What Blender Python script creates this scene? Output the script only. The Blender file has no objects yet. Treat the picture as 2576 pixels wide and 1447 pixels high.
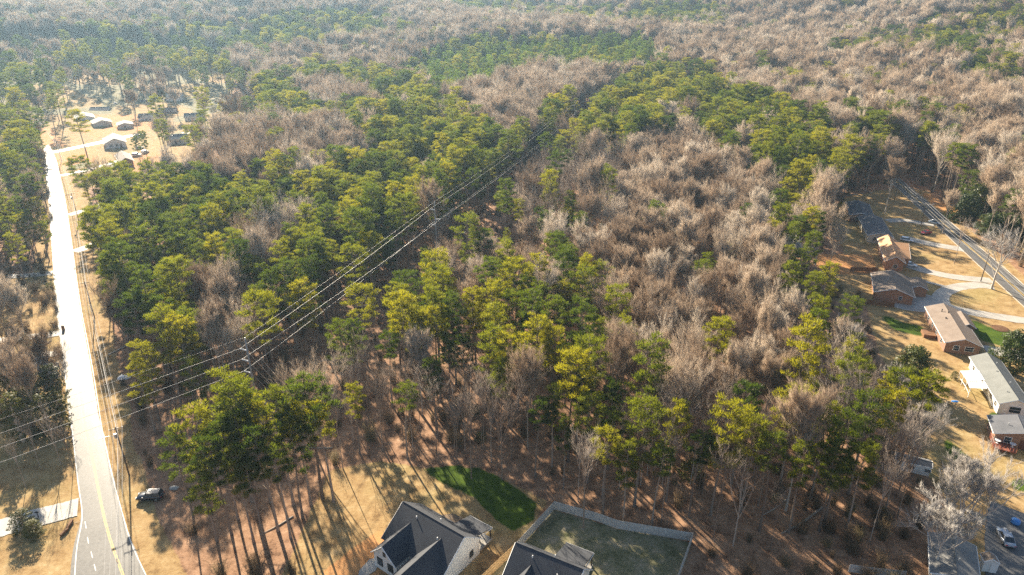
import bpy, bmesh, math, random
import numpy as np
from mathutils import Vector, Matrix

# ---------------------------------------------------------------- camera, sky, sun, exposure
sc = bpy.context.scene
COL = sc.collection
CAM_H = 90.0
PITCH = math.radians(24.5)
FPX = 1717.0                      # focal length in units of a 2576 px wide frame
cam_d = bpy.data.cameras.new('camera'); cam = bpy.data.objects.new('camera', cam_d); COL.objects.link(cam)
cam.location = (0, 0, CAM_H); cam.rotation_euler = (math.pi / 2 - PITCH, 0, 0)
cam_d.sensor_width = 36.0; cam_d.lens = 36.0 * FPX / 2576.0
cam_d.clip_start = 0.5; cam_d.clip_end = 20000
sc.camera = cam

SUN_AZ, SUN_EL = math.radians(-28), math.radians(26)     # azimuth from +Y, negative = left
sun_dir = Vector((math.sin(SUN_AZ) * math.cos(SUN_EL), math.cos(SUN_AZ) * math.cos(SUN_EL), math.sin(SUN_EL)))
W = bpy.data.worlds.new('World'); sc.world = W; W.use_nodes = True
wn = W.node_tree.nodes; wl = W.node_tree.links
bg = wn['Background']; sky = wn.new('ShaderNodeTexSky'); sky.sky_type = 'NISHITA'; sky.sun_disc = False
sky.sun_elevation = SUN_EL; sky.sun_rotation = SUN_AZ; sky.air_density = 1.0; sky.dust_density = 1.2
wl.new(sky.outputs[0], bg.inputs[0]); bg.inputs[1].default_value = 0.055
sl = bpy.data.lights.new('sun', 'SUN'); sl.energy = 5.0; sl.angle = math.radians(0.55); sl.color = (1.0, 0.87, 0.68)
so = bpy.data.objects.new('sun', sl); COL.objects.link(so); so.location = (-60, 120, 140)
so.rotation_euler = (-sun_dir).to_track_quat('-Z', 'Y').to_euler()
vs = sc.view_settings; vs.view_transform = 'Standard'; vs.look = 'None'; vs.exposure = 1.75; vs.gamma = 1.0
vs.use_curve_mapping = False
sc.cycles.use_denoising = False
sc.cycles.max_bounces = 4; sc.cycles.diffuse_bounces = 2; sc.cycles.transmission_bounces = 2
sc.cycles.transparent_max_bounces = 8; sc.cycles.volume_bounces = 0
sc.cycles.caustics_reflective = False; sc.cycles.caustics_refractive = False

# ---------------------------------------------------------------- mapping between frame and ground
cs, sn = math.cos(PITCH), math.sin(PITCH)
def un(px, py, z=0.0):
    u = (px - 1288) / FPX; v = (py - 723.5) / FPX
    d = (CAM_H - z) / (sn + v * cs)
    return (u * d, (cs - v * sn) * d)
def un3(px, py, z=0.0):
    x, y = un(px, py, z); return Vector((x, y, z))
def proj(x, y, z):
    h = CAM_H - z; d = y * cs + h * sn
    d = np.where(d < 1.0, 1.0, d)
    return 1288 + FPX * x / d, 723.5 + FPX * (h * cs - y * sn) / d, d
def inpoly(px, py, poly):
    px = np.asarray(px); py = np.asarray(py); r = np.zeros(px.shape, bool); n = len(poly); j = n - 1
    for i in range(n):
        xi, yi = poly[i]; xj, yj = poly[j]
        if yi != yj:
            c = ((yi > py) != (yj > py)) & (px < (xj - xi) * (py - yi) / (yj - yi) + xi); r ^= c
        j = i
    return r
def sstep(a, b, x):
    t = np.clip((x - a) / (b - a), 0, 1); return t * t * (3 - 2 * t)
def terrain(x, y):
    x = np.asarray(x, float); y = np.asarray(y, float); r = np.hypot(x, y)
    h = 9 * np.sin(x / 170 + 1.0) * np.sin(y / 190 + .4) + 7 * np.sin((x + 1.3 * y) / 120) + 4 * np.sin(x / 80 - y / 130)
    return sstep(560, 900, r) * h + sstep(470, 1150, r) * 50 + sstep(1000, 2200, r) * 40
def un_hill(px, py, z=0.0):
    """where the sight line through a frame point meets the terrain raised by z"""
    u = (px - 1288) / FPX; v = (py - 723.5) / FPX; dz = sn + v * cs; dy = cs - v * sn
    t = np.linspace(80, 3000, 6000); k = np.where(CAM_H - dz * t <= terrain(u * t, dy * t) + z)[0]
    t = t[k[0]] if len(k) else 2500.; return (u * t, dy * t)
def seg_dist(px, py, pts):
    px = np.asarray(px, float); py = np.asarray(py, float); best = np.full(px.shape, 1e9)
    for (ax, ay), (bx, by) in zip(pts[:-1], pts[1:]):
        dx, dy = bx - ax, by - ay; t = np.clip(((px - ax) * dx + (py - ay) * dy) / (dx * dx + dy * dy), 0, 1)
        best = np.minimum(best, np.hypot(px - ax - t * dx, py - ay - t * dy))
    return best

# ---------------------------------------------------------------- mesh builder
class MB:
    def __init__(s): s.v = []; s.f = []
    def quad(s, a, b, c, d):
        n = len(s.v); s.v += [tuple(a), tuple(b), tuple(c), tuple(d)]; s.f.append((n, n + 1, n + 2, n + 3)); return s
    def poly(s, pts):
        n = len(s.v); s.v += [tuple(p) for p in pts]; s.f.append(tuple(range(n, n + len(pts)))); return s
    def box(s, c, sx, sy, sz, ax=(1, 0, 0), ay=None):
        """box centred in plan at c (bottom at c.z) with half sizes along ax / ay and full height sz"""
        c = Vector(c); ax = Vector(ax).normalized(); ay = Vector(ay).normalized() if ay else Vector((-ax.y, ax.x, 0))
        n = len(s.v)
        for z in (0, sz):
            for i, j in ((-1, -1), (1, -1), (1, 1), (-1, 1)):
                p = c + ax * sx * i + ay * sy * j; s.v.append((p.x, p.y, p.z + z))
        for q in ((0, 3, 2, 1), (4, 5, 6, 7), (0, 1, 5, 4), (1, 2, 6, 5), (2, 3, 7, 6), (3, 0, 4, 7)): s.f.append(tuple(n + k for k in q))
        return s
    def slab(s, pts, t):
        """planar polygon pts thickened downward along its normal by t"""
        pts = [Vector(p) for p in pts]; nrm = (pts[1] - pts[0]).cross(pts[2] - pts[0]).normalized()
        if nrm.z < 0: pts = pts[::-1]; nrm = -nrm
        n = len(s.v); k = len(pts)
        s.v += [tuple(p) for p in pts] + [tuple(p - nrm * t) for p in pts]
        s.f.append(tuple(range(n, n + k))); s.f.append(tuple(range(n + 2 * k - 1, n + k - 1, -1)))
        for i in range(k):
            j = (i + 1) % k; s.f.append((n + j, n + i, n + k + i, n + k + j))
        return s
    def prism(s, foot, z0, z1):
        n = len(s.v); k = len(foot)
        s.v += [(p[0], p[1], z0) for p in foot] + [(p[0], p[1], z1) for p in foot]
        s.f.append(tuple(range(n + k - 1, n - 1, -1))); s.f.append(tuple(range(n + k, n + 2 * k)))
        for i in range(k):
            j = (i + 1) % k; s.f.append((n + i, n + j, n + k + j, n + k + i))
        return s
    def tube(s, pts, rad, sides=6, cap=True):
        pts = [Vector(p) for p in pts]; n0 = len(s.v); m = len(pts)
        for i, p in enumerate(pts):
            d = (pts[min(i + 1, m - 1)] - pts[max(i - 1, 0)]).normalized()
            u = d.cross(Vector((0, 0, 1)) if abs(d.z) < .9 else Vector((1, 0, 0))).normalized(); w = d.cross(u)
            r = rad[i] if hasattr(rad, '__len__') else rad
            for k in range(sides):
                a = 2 * math.pi * k / sides; q = p + u * (r * math.cos(a)) + w * (r * math.sin(a)); s.v.append(tuple(q))
        for i in range(m - 1):
            for k in range(sides):
                a = n0 + i * sides + k; b = n0 + i * sides + (k + 1) % sides
                s.f.append((a, b, b + sides, a + sides))
        if cap:
            s.f.append(tuple(n0 + k for k in range(sides - 1, -1, -1))); s.f.append(tuple(n0 + (m - 1) * sides + k for k in range(sides)))
        return s
    def mesh(s, name, mat, smooth=False, off=(0, 0, 0)):
        me = bpy.data.meshes.new(name)
        v = np.array(s.v, float).reshape(-1, 3) - np.array(off, float)
        me.from_pydata(v.tolist(), [], s.f); me.materials.append(mat)
        if smooth: me.polygons.foreach_set('use_smooth', [True] * len(me.polygons))
        me.update(); return me
    def build(s, name, mat, parent=None, smooth=False):
        off = (0, 0, 0)
        if parent is not None:
            r = parent
            while r.parent: r = r.parent
            off = tuple(r.location)
        o = bpy.data.objects.new(name, s.mesh(name, mat, smooth, off)); COL.objects.link(o)
        if parent is not None: o.parent = parent
        return o
def np_mesh(name, V, T, mats, mi=None, smooth=False):
    """numpy triangles -> mesh"""
    me = bpy.data.meshes.new(name); V = np.asarray(V, np.float32); T = np.asarray(T, np.int32)
    me.vertices.add(len(V)); me.vertices.foreach_set('co', V.ravel())
    me.loops.add(len(T) * 3); me.loops.foreach_set('vertex_index', T.ravel())
    me.polygons.add(len(T)); me.polygons.foreach_set('loop_start', np.arange(0, len(T) * 3, 3, dtype=np.int32))
    for m in mats: me.materials.append(m)
    if mi is not None: me.polygons.foreach_set('material_index', np.asarray(mi, np.int32))
    if smooth: me.polygons.foreach_set('use_smooth', np.ones(len(T), bool))
    me.update(calc_edges=True); return me
def thing(name, label, cat, loc=(0, 0, 0), group=None):
    o = bpy.data.objects.new(name, None); COL.objects.link(o); o.location = loc; o.empty_display_size = .5
    o['label'] = label; o['category'] = cat
    if group: o['group'] = group
    return o
def tag(o, label, cat, group=None):
    o['label'] = label; o['category'] = cat
    if group: o['group'] = group
    return o
def struct(o, label=None):
    o['kind'] = 'structure'
    if label: o['label'] = label
    return o

# ---------------------------------------------------------------- materials
def new_mat(name):
    m = bpy.data.materials.new(name); m.use_nodes = True; nt = m.node_tree
    return m, nt, nt.nodes, nt.links, nt.nodes['Principled BSDF']
def ramp(nodes, stops):
    r = nodes.new('ShaderNodeValToRGB'); e = r.color_ramp.elements
    e[0].position, e[0].color = stops[0][0], (*stops[0][1], 1); e[1].position, e[1].color = stops[-1][0], (*stops[-1][1], 1)
    for p, c in stops[1:-1]:
        k = e.new(p); k.color = (*c, 1)
    return r
def noise(nodes, links, scale, detail=4, rough=.55, coord=None, dist=0):
    n = nodes.new('ShaderNodeTexNoise'); n.inputs['Scale'].default_value = scale; n.inputs['Detail'].default_value = detail
    n.inputs['Roughness'].default_value = rough; n.inputs['Distortion'].default_value = dist
    if coord is not None: links.new(coord, n.inputs['Vector'])
    return n
def mixc(nodes, links, fac, a, b, blend='MIX'):
    m = nodes.new('ShaderNodeMix'); m.data_type = 'RGBA'; m.blend_type = blend
    for sock, val in ((m.inputs[0], fac), (m.inputs[6], a), (m.inputs[7], b)):
        if hasattr(val, 'links'): links.new(val, sock)
        elif isinstance(val, tuple): sock.default_value = (*val, 1)
        else: sock.default_value = val
    return m.outputs[2]
def mathn(nodes, links, op, a, b=None, clamp=False):
    m = nodes.new('ShaderNodeMath'); m.operation = op; m.use_clamp = clamp
    for sock, val in ((m.inputs[0], a), (m.inputs[1], b)):
        if val is None: continue
        if hasattr(val, 'links'): links.new(val, sock)
        else: sock.default_value = val
    return m.outputs[0]
def weathered(name, col, col2, scale=.8, rough=.8, spec=.3, bump=.0, bscale=20, fine=None):
    """plain surface with large blotches and fine grain, in object space metres"""
    m, nt, N, L, b = new_mat(name)
    g = N.new('ShaderNodeNewGeometry').outputs['Position']
    n1 = noise(N, L, scale, 5, .6, g); n2 = noise(N, L, scale * 14, 3, .6, g)
    f = mathn(N, L, 'ADD', mathn(N, L, 'MULTIPLY', n1.outputs[0], .75), mathn(N, L, 'MULTIPLY', n2.outputs[0], .35))
    r = ramp(N, [(.35, col), (.72, col2)]); L.new(f, r.inputs[0]); L.new(r.outputs[0], b.inputs['Base Color'])
    b.inputs['Roughness'].default_value = rough; b.inputs['Specular IOR Level'].default_value = spec
    if bump:
        n3 = noise(N, L, bscale, 3, .6, g); bp = N.new('ShaderNodeBump'); bp.inputs['Strength'].default_value = bump; bp.inputs['Distance'].default_value = .05
        L.new(n3.outputs[0], bp.inputs['Height']); L.new(bp.outputs[0], b.inputs['Normal'])
    return m
def shingle(name, col, col2):
    m, nt, N, L, b = new_mat(name)
    g = N.new('ShaderNodeNewGeometry').outputs['Position']
    n1 = noise(N, L, .35, 4, .6, g); n2 = noise(N, L, 3.2, 4, .7, g); n3 = noise(N, L, 16, 2, .6, g)
    f = mathn(N, L, 'ADD', mathn(N, L, 'MULTIPLY', n1.outputs[0], .45), mathn(N, L, 'MULTIPLY', n2.outputs[0], .4))
    f = mathn(N, L, 'ADD', f, mathn(N, L, 'MULTIPLY', n3.outputs[0], .25))
    r = ramp(N, [(.38, col), (.75, col2)]); L.new(f, r.inputs[0]); L.new(r.outputs[0], b.inputs['Base Color'])
    sx = N.new('ShaderNodeSeparateXYZ'); L.new(g, sx.inputs[0])
    w = mathn(N, L, 'FRACT', mathn(N, L, 'MULTIPLY', sx.outputs[2], 7.0))
    bp = N.new('ShaderNodeBump'); bp.inputs['Strength'].default_value = .25; bp.inputs['Distance'].default_value = .03
    L.new(mathn(N, L, 'ADD', w, n3.outputs[0]), bp.inputs['Height']); L.new(bp.outputs[0], b.inputs['Normal'])
    b.inputs['Roughness'].default_value = .75; b.inputs['Specular IOR Level'].default_value = .35
    return m
def brick(name, c1, c2, mortar):
    m, nt, N, L, b = new_mat(name)
    tc = N.new('ShaderNodeNewGeometry').outputs['Position']
    sx = N.new('ShaderNodeSeparateXYZ'); L.new(tc, sx.inputs[0]); cx = N.new('ShaderNodeCombineXYZ')
    L.new(mathn(N, L, 'ADD', sx.outputs[0], sx.outputs[1]), cx.inputs[0]); L.new(sx.outputs[2], cx.inputs[1])
    t = N.new('ShaderNodeTexBrick'); L.new(cx.outputs[0], t.inputs['Vector'])
    t.inputs['Color1'].default_value = (*c1, 1); t.inputs['Color2'].default_value = (*c2, 1); t.inputs['Mortar'].default_value = (*mortar, 1)
    t.inputs['Scale'].default_value = 1; t.inputs['Brick Width'].default_value = .22; t.inputs['Row Height'].default_value = .075; t.inputs['Mortar Size'].default_value = .008
    n = noise(N, L, 1.2, 4, .6, tc); r = ramp(N, [(.3, (.75, .72, .7)), (.7, (1.1, 1.05, 1.0))]); L.new(n.outputs[0], r.inputs[0])
    L.new(mixc(N, L, 1.0, t.outputs[0], r.outputs[0], 'MULTIPLY'), b.inputs['Base Color']); b.inputs['Roughness'].default_value = .85
    return m
def siding(name, col):
    m, nt, N, L, b = new_mat(name)
    g = N.new('ShaderNodeNewGeometry').outputs['Position']; sx = N.new('ShaderNodeSeparateXYZ'); L.new(g, sx.inputs[0])
    w = mathn(N, L, 'FRACT', mathn(N, L, 'MULTIPLY', sx.outputs[2], 6.0)); n = noise(N, L, .9, 4, .6, g)
    r = ramp(N, [(.3, tuple(c * .86 for c in col)), (.7, col)]); L.new(n.outputs[0], r.inputs[0]); L.new(r.outputs[0], b.inputs['Base Color'])
    bp = N.new('ShaderNodeBump'); bp.inputs['Strength'].default_value = .5; bp.inputs['Distance'].default_value = .02
    L.new(w, bp.inputs['Height']); L.new(bp.outputs[0], b.inputs['Normal']); b.inputs['Roughness'].default_value = .55
    return m
def flat(name, col, rough=.5, metal=0, spec=.5, coat=0):
    m, nt, N, L, b = new_mat(name); g = N.new('ShaderNodeNewGeometry').outputs['Position']; n = noise(N, L, 2.0, 3, .6, g)
    r = ramp(N, [(.3, tuple(c * .88 for c in col)), (.7, tuple(min(1, c * 1.08) for c in col))]); L.new(n.outputs[0], r.inputs[0]); L.new(r.outputs[0], b.inputs['Base Color'])
    b.inputs['Roughness'].default_value = rough; b.inputs['Metallic'].default_value = metal; b.inputs['Specular IOR Level'].default_value = spec
    if coat: b.inputs['Coat Weight'].default_value = coat; b.inputs['Coat Roughness'].default_value = .06
    return m
def foliage_mat(name, stops, transl=.45, rough=.55, spec=.25):
    """leaf material: hue varies from tree to tree, light shines through"""
    m, nt, N, L, b = new_mat(name); oi = N.new('ShaderNodeObjectInfo'); g = N.new('ShaderNodeNewGeometry')
    n = noise(N, L, .55, 3, .6, g.outputs['Position'])
    f = mathn(N, L, 'ADD', mathn(N, L, 'MULTIPLY', oi.outputs['Random'], .7), mathn(N, L, 'MULTIPLY', n.outputs[0], .45))
    r = ramp(N, stops); L.new(f, r.inputs[0]); L.new(r.outputs[0], b.inputs['Base Color']); b.inputs['Roughness'].default_value = rough; b.inputs['Specular IOR Level'].default_value = spec
    t = N.new('ShaderNodeBsdfTranslucent'); tc = mixc(N, L, 1.0, r.outputs[0], (1.75, 1.7, .5), 'MULTIPLY'); L.new(tc, t.inputs[0])
    mx = N.new('ShaderNodeMixShader'); mx.inputs[0].default_value = transl; L.new(b.outputs[0], mx.inputs[1]); L.new(t.outputs[0], mx.inputs[2])
    L.new(mx.outputs[0], N['Material Output'].inputs[0]); return m
def bark_mat(name, stops, fine=5):
    m, nt, N, L, b = new_mat(name); oi = N.new('ShaderNodeObjectInfo'); g = N.new('ShaderNodeNewGeometry').outputs['Position']
    n = noise(N, L, fine, 4, .65, g)
    f = mathn(N, L, 'ADD', mathn(N, L, 'MULTIPLY', oi.outputs['Random'], .75), mathn(N, L, 'MULTIPLY', n.outputs[0], .4))
    r = ramp(N, stops); L.new(f, r.inputs[0]); L.new(r.outputs[0], b.inputs['Base Color']); b.inputs['Roughness'].default_value = .85; b.inputs['Specular IOR Level'].default_value = .2
    return m
M = {}
M['needle'] = foliage_mat('pine_needles', [(.2, (.038, .062, .018)), (.42, (.075, .102, .022)), (.66, (.128, .144, .024)), (.95, (.215, .200, .028))], .52)
M['needle_young'] = foliage_mat('young_pine_needles', [(.1, (.05, .095, .018)), (.9, (.12, .17, .022))], .5)
M['leaf'] = foliage_mat('evergreen_leaves', [(.1, (.035, .055, .014)), (.6, (.06, .085, .018)), (1, (.10, .11, .03))], .25, .5, .3)
M['russet'] = foliage_mat('russet_leaves', [(.1, (.20, .095, .035)), (1, (.30, .16, .06))], .4)
M['vine'] = foliage_mat('vine_leaves', [(.1, (.04, .055, .012)), (1, (.12, .12, .025))], .35)
M['pinebark'] = bark_mat('pine_bark', [(.2, (.16, .12, .092)), (.9, (.32, .26, .21))])
M['twig'] = bark_mat('bare_twigs', [(.15, (.19, .125, .078)), (.4, (.36, .258, .172)), (.7, (.47, .362, .258)), (1.0, (.59, .505, .40))])
M['limb'] = bark_mat('hardwood_limbs', [(.15, (.30, .25, .195)), (.6, (.42, .36, .29)), (1.0, (.55, .49, .42))])
M['slimtwig'] = bark_mat('slim_tree_bark', [(.15, (.19, .135, .10)), (.6, (.30, .23, .175)), (1.0, (.46, .39, .32))])
M['palebark'] = bark_mat('pale_bark', [(.2, (.36, .32, .28)), (.9, (.50, .46, .41))])
M['brush'] = bark_mat('brush_twigs', [(.15, (.12, .075, .04)), (.6, (.20, .135, .075)), (1, (.22, .17, .08))])
M['asphalt_l'] = None
M['roof_dark'] = shingle('roof_charcoal', (.028, .032, .040), (.060, .064, .075))
M['roof_brown'] = shingle('roof_brown', (.15, .112, .085), (.27, .212, .168))
M['roof_tan'] = shingle('roof_tan', (.46, .25, .125), (.58, .34, .18))
M['roof_grey'] = shingle('roof_grey_green', (.12, .125, .115), (.21, .215, .20))
M['roof_slate'] = shingle('roof_slate', (.07, .075, .085), (.15, .15, .16))
M['roof_pale'] = shingle('roof_pale', (.15, .147, .14), (.27, .265, .25))
M['brick'] = brick('brick_red', (.29, .15, .09), (.23, .115, .068), (.34, .27, .22))
M['brick_or'] = brick('brick_orange', (.42, .19, .09), (.35, .15, .07), (.42, .33, .26))
M['siding'] = siding('white_siding', (.78, .77, .73))
M['siding_cream'] = siding('cream_siding', (.66, .60, .50))
M['trim'] = flat('white_trim', (.78, .77, .74), .45)
M['glass'] = flat('window_glass', (.03, .04, .05), .06, 0, .8)
M['door'] = flat('door_paint', (.12, .05, .04), .4)
M['darkpost'] = flat('dark_wood_post', (.06, .05, .045), .7)
M['wood_grey'] = weathered('weathered_fence_wood', (.40, .38, .345), (.60, .57, .52), 1.5, .85, .2, .3, 30)
M['wood_new'] = weathered('new_fence_wood', (.42, .27, .13), (.58, .40, .21), 1.5, .8, .2, .3, 30)
M['wood_red'] = weathered('red_deck_wood', (.22, .07, .045), (.32, .12, .08), 1.5, .7, .3)
M['wood_brown'] = weathered('brown_fence_wood', (.17, .085, .045), (.28, .15, .08), 1.5, .8, .2)
M['polewood'] = weathered('utility_pole_wood', (.11, .085, .065), (.20, .16, .13), 1.2, .85, .2, .3, 25)
M['polesteel'] = weathered('weathered_grey_pole', (.20, .185, .17), (.33, .31, .285), 1.2, .7, .3)
M['steel'] = flat('galvanised_steel', (.52, .52, .50), .45, .3)
M['wire'] = flat('aluminium_wire', (.46, .44, .41), .45, .2)
M['concrete'] = weathered('driveway_concrete', (.30, .275, .24), (.48, .45, .40), .3, .7, .4, .1, 12)
M['white_metal'] = flat('white_sheet_metal', (.82, .82, .82), .35, 0, .5)
M['rubber'] = flat('tyre_rubber', (.02, .02, .02), .8, 0, .2)
M['rim'] = flat('wheel_rim', (.5, .5, .5), .3, .8)
M['lamp_glass'] = flat('lamp_lens', (.7, .7, .68), .15)
M['tail'] = flat('tail_lens', (.35, .02, .02), .2)
M['black'] = flat('black_plastic', (.02, .02, .022), .5)
M['green_bin'] = flat('green_bin_plastic', (.02, .07, .05), .4)
M['blue_tarp'] = flat('blue_plastic', (.05, .22, .55), .4)
M['mulch'] = weathered('mulch', (.10, .055, .03), (.2, .11, .065), 2, .95, .1, .4, 15)
M['dirt_lane'] = weathered('dirt_lane', (.13, .095, .07), (.24, .18, .125), .5, .95, .1, .4, 6)
HAZE = 0.00012

# ---------------------------------------------------------------- roads (frame coordinates of their edges, laid on the ground)
ROAD_L = [(-70, 228), (0, 262), (47, 293), (92, 345), (113, 387), (122, 457), (130, 596), (142, 755), (148, 800), (158, 901), (174, 1046), (181, 1090), (194, 1215), (207, 1290), (198, 1330), (184, 1374), (176, 1447), (168, 1600)]
ROAD_R = [(-40, 214), (22, 246), (70, 284), (112, 345), (136, 396), (148, 440), (162, 498), (180, 625), (197, 755), (213, 840), (229, 921), (252, 1075), (255, 1090), (282, 1215), (305, 1298), (325, 1371), (362, 1447), (430, 1600)]
ROAD_C = [(26, 268), (80, 314), (124, 391), (135, 450), (146, 545), (160, 690), (171, 790), (192, 910), (213, 1060), (220, 1090), (238, 1180), (250, 1246), (273, 1350), (310, 1447), (362, 1600)]
def resample(pts, n):
    pts = np.array(pts, float); d = np.r_[0, np.cumsum(np.hypot(*np.diff(pts, axis=0).T))]; t = np.linspace(0, d[-1], n)
    return np.c_[np.interp(t, d, pts[:, 0]), np.interp(t, d, pts[:, 1])]
def chaikin(pts, k=2):
    pts = [np.array(p, float) for p in pts]
    for _ in range(k):
        q = [pts[0]]
        for a, b in zip(pts[:-1], pts[1:]): q += [a * .75 + b * .25, a * .25 + b * .75]
        pts = q + [pts[-1]]
    return np.array(pts)
def gpts(pts, k=2): return chaikin([un(*p) for p in pts], k)
def strip_between(name, A, B, z, mat, parent=None, n=160):
    A = resample(A, n); B = resample(B, n); mb = MB()
    for i in range(n): mb.v += [(A[i][0], A[i][1], z), (B[i][0], B[i][1], z)]
    mb.f = [(2 * i, 2 * i + 1, 2 * i + 3, 2 * i + 2) for i in range(n - 1)]
    return mb.build(name, mat, parent)
def ribbon(name, pts, w, z, mat, parent=None, off=0.0, n=None, rag=0.0, seed=1):
    P = np.array(pts, float); n = n or max(8, int(len(P) * 2)); P = resample(P, n)
    T = np.gradient(P, axis=0); T /= np.hypot(T[:, 0], T[:, 1])[:, None] + 1e-9; Nn = np.c_[-T[:, 1], T[:, 0]]; rs = np.random.RandomState(seed)
    ww = w / 2 + (rs.rand(n) - .5) * rag; w2 = w / 2 + (rs.rand(n) - .5) * rag
    A = P + Nn * (off + ww)[:, None]; B = P + Nn * (off - w2)[:, None]; mb = MB()
    for i in range(n): mb.v += [(A[i][0], A[i][1], z), (B[i][0], B[i][1], z)]
    mb.f = [(2 * i + 1, 2 * i, 2 * i + 2, 2 * i + 3) for i in range(n - 1)]
    return mb.build(name, mat, parent)
GL, GR, GC = gpts(ROAD_L), gpts(ROAD_R), gpts(ROAD_C)
SIDE = gpts([(118, 386), (165, 377), (250, 359), (350, 336), (440, 320), (500, 305), (560, 287), (640, 262)])
ST_L = [(2235, 452), (2267, 480), (2310, 521), (2366, 576), (2452, 657), (2525, 724), (2620, 810)]
ST_R = [(2250, 440), (2283, 467), (2331, 507), (2423, 588), (2525, 675), (2576, 719), (2680, 808)]
GSL, GSR = gpts(ST_L), gpts(ST_R)
GSC = (resample(GSL, 60) + resample(GSR, 60)) / 2

def asphalt(name, c1, c2, rough):
    m, nt, N, L, b = new_mat(name); g = N.new('ShaderNodeNewGeometry').outputs['Position']
    n1 = noise(N, L, .12, 5, .6, g); n2 = noise(N, L, 1.6, 5, .65, g); n3 = noise(N, L, 22, 2, .6, g)
    f = mathn(N, L, 'ADD', mathn(N, L, 'MULTIPLY', n1.outputs[0], .45), mathn(N, L, 'MULTIPLY', n2.outputs[0], .4)); f = mathn(N, L, 'ADD', f, mathn(N, L, 'MULTIPLY', n3.outputs[0], .2))
    r = ramp(N, [(.36, c1), (.7, c2)]); L.new(f, r.inputs[0]); L.new(r.outputs[0], b.inputs['Base Color'])
    rr = ramp(N, [(.3, (rough - .06,) * 3), (.7, (rough + .06,) * 3)]); L.new(n2.outputs[0], rr.inputs[0]); L.new(rr.outputs[0], b.inputs['Roughness'])
    b.inputs['Specular IOR Level'].default_value = .075
    bp = N.new('ShaderNodeBump'); bp.inputs['Strength'].default_value = .15; bp.inputs['Distance'].default_value = .02; L.new(n3.outputs[0], bp.inputs['Height']); L.new(bp.outputs[0], b.inputs['Normal'])
    return m
M['road'] = asphalt('worn_asphalt', (.125, .12, .112), (.20, .192, .178), .36)
M['road2'] = asphalt('grey_asphalt', (.10, .10, .10), (.18, .175, .17), .5)
M['track'] = asphalt('worn_wheel_path', (.115, .11, .103), (.19, .183, .17), .40)
M['ypaint'] = weathered('yellow_road_paint', (.50, .31, .06), (.66, .45, .10), 2, .6)
M['wpaint'] = weathered('white_road_paint', (.58, .57, .54), (.75, .74, .70), 2, .6)
M['tar'] = flat('tar_crack', (.05, .05, .05), .6)

# ---------------------------------------------------------------- ground sheet with ground-cover weights
ang = np.radians(np.r_[np.arange(-180, -78, 6), np.arange(-78, -46, 1.0), np.arange(-46, 46, .27), np.arange(46, 78, 1.0), np.arange(78, 180, 6)])
rad = [12.0]
while rad[-1] < 8500: rad.append(rad[-1] * 1.0085 + .02)
rad = np.array(rad); AA, RR = np.meshgrid(ang, rad, indexing='ij')
GX = RR * np.sin(AA); GY = RR * np.cos(AA); GZ = terrain(GX, GY) + .05 * np.sin(GX / 7.1) * np.sin(GY / 9.3) - .05
PX, PY, _ = proj(GX, GY, 0.0); PX = np.where(GY < 20, 1288, PX); PY = np.where(GY < 20, 4000, PY)
front = GY > 20
def soft(poly, jit=0):
    return inpoly(PX, PY, poly).astype(float)
GRASS = np.zeros(PX.shape); GREEN = np.zeros(PX.shape); CLAY = np.zeros(PX.shape); DULL = np.zeros(PX.shape)
for poly in [
    [(-600, 100), (300, 80), (560, 110), (600, 210), (560, 330), (480, 460), (330, 470), (215, 470), (150, 420), (60, 330), (-600, 330)],
    [(150, 380), (215, 450), (232, 530), (255, 640), (275, 780), (300, 930), (330, 1040), (330, 1447), (300, 1447), (200, 1090), (150, 700)],
    [(-300, 690), (140, 690), (175, 1000), (200, 1280), (190, 1600), (-300, 1600)],
    [(330, 1180), (360, 1230), (345, 1330), (400, 1447), (300, 1447)],
    [(640, 1600), (830, 1180), (960, 1160), (1080, 1180), (1210, 1178), (1380, 1260), (1300, 1380), (1230, 1600)],
    [(2080, 540), (2130, 495), (2260, 470), (2330, 480), (2700, 800), (2900, 1500), (2480, 1500), (2400, 1290), (2330, 1190), (2290, 1010), (2215, 900), (2170, 740)],
    [(2300, 455), (2400, 500), (2576, 640), (2700, 760), (2700, 640), (2480, 560), (2420, 500)],
    [(2040, 640), (2190, 640), (2200, 760), (2100, 760)]]: GRASS = np.maximum(GRASS, soft(poly))
near_r = np.minimum(seg_dist(GX, GY, GL), seg_dist(GX, GY, GR)) < 5.5
GRASS = np.maximum(GRASS, (near_r & front).astype(float))
for poly in [
    [(1060, 1180), (1130, 1170), (1210, 1178), (1265, 1205), (1352, 1265), (1342, 1310), (1290, 1336), (1250, 1310), (1190, 1250), (1110, 1215)],
    [(2428, 800), (2576, 850), (2576, 880), (2470, 860)], [(2205, 790), (2320, 820), (2330, 850), (2250, 830)], [(2490, 1030), (2520, 1040), (2505, 1080), (2480, 1070)],
    [(2370, 1090), (2440, 1150), (2430, 1180), (2380, 1140)], [(2540, 1200), (2600, 1210), (2600, 1240), (2545, 1230)]]: GREEN = np.maximum(GREEN, soft(poly))
for poly in [[(200, 245), (330, 245), (320, 262), (210, 262)], [(160, 420), (230, 405), (235, 415), (165, 432)], [(260, 412), (330, 400), (300, 430)], [(430, 300), (540, 285), (500, 300), (440, 312)], [(400, 340), (470, 330), (440, 360)]]: DULL = np.maximum(DULL, soft(poly))
FENCE_PX = [(1212, 1447), (1300.5, 1364), (1394.5, 1262), (1502, 1291), (1552.8, 1309.6), (1714.4, 1337), (1743, 1341.7), (1705.5, 1447)]
FENCE = [un(px, py, 1.9) for px, py in FENCE_PX]
DULL = np.maximum(DULL, inpoly(GX, GY, FENCE + [(26, 60), (-14, 60)]).astype(float))
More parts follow.
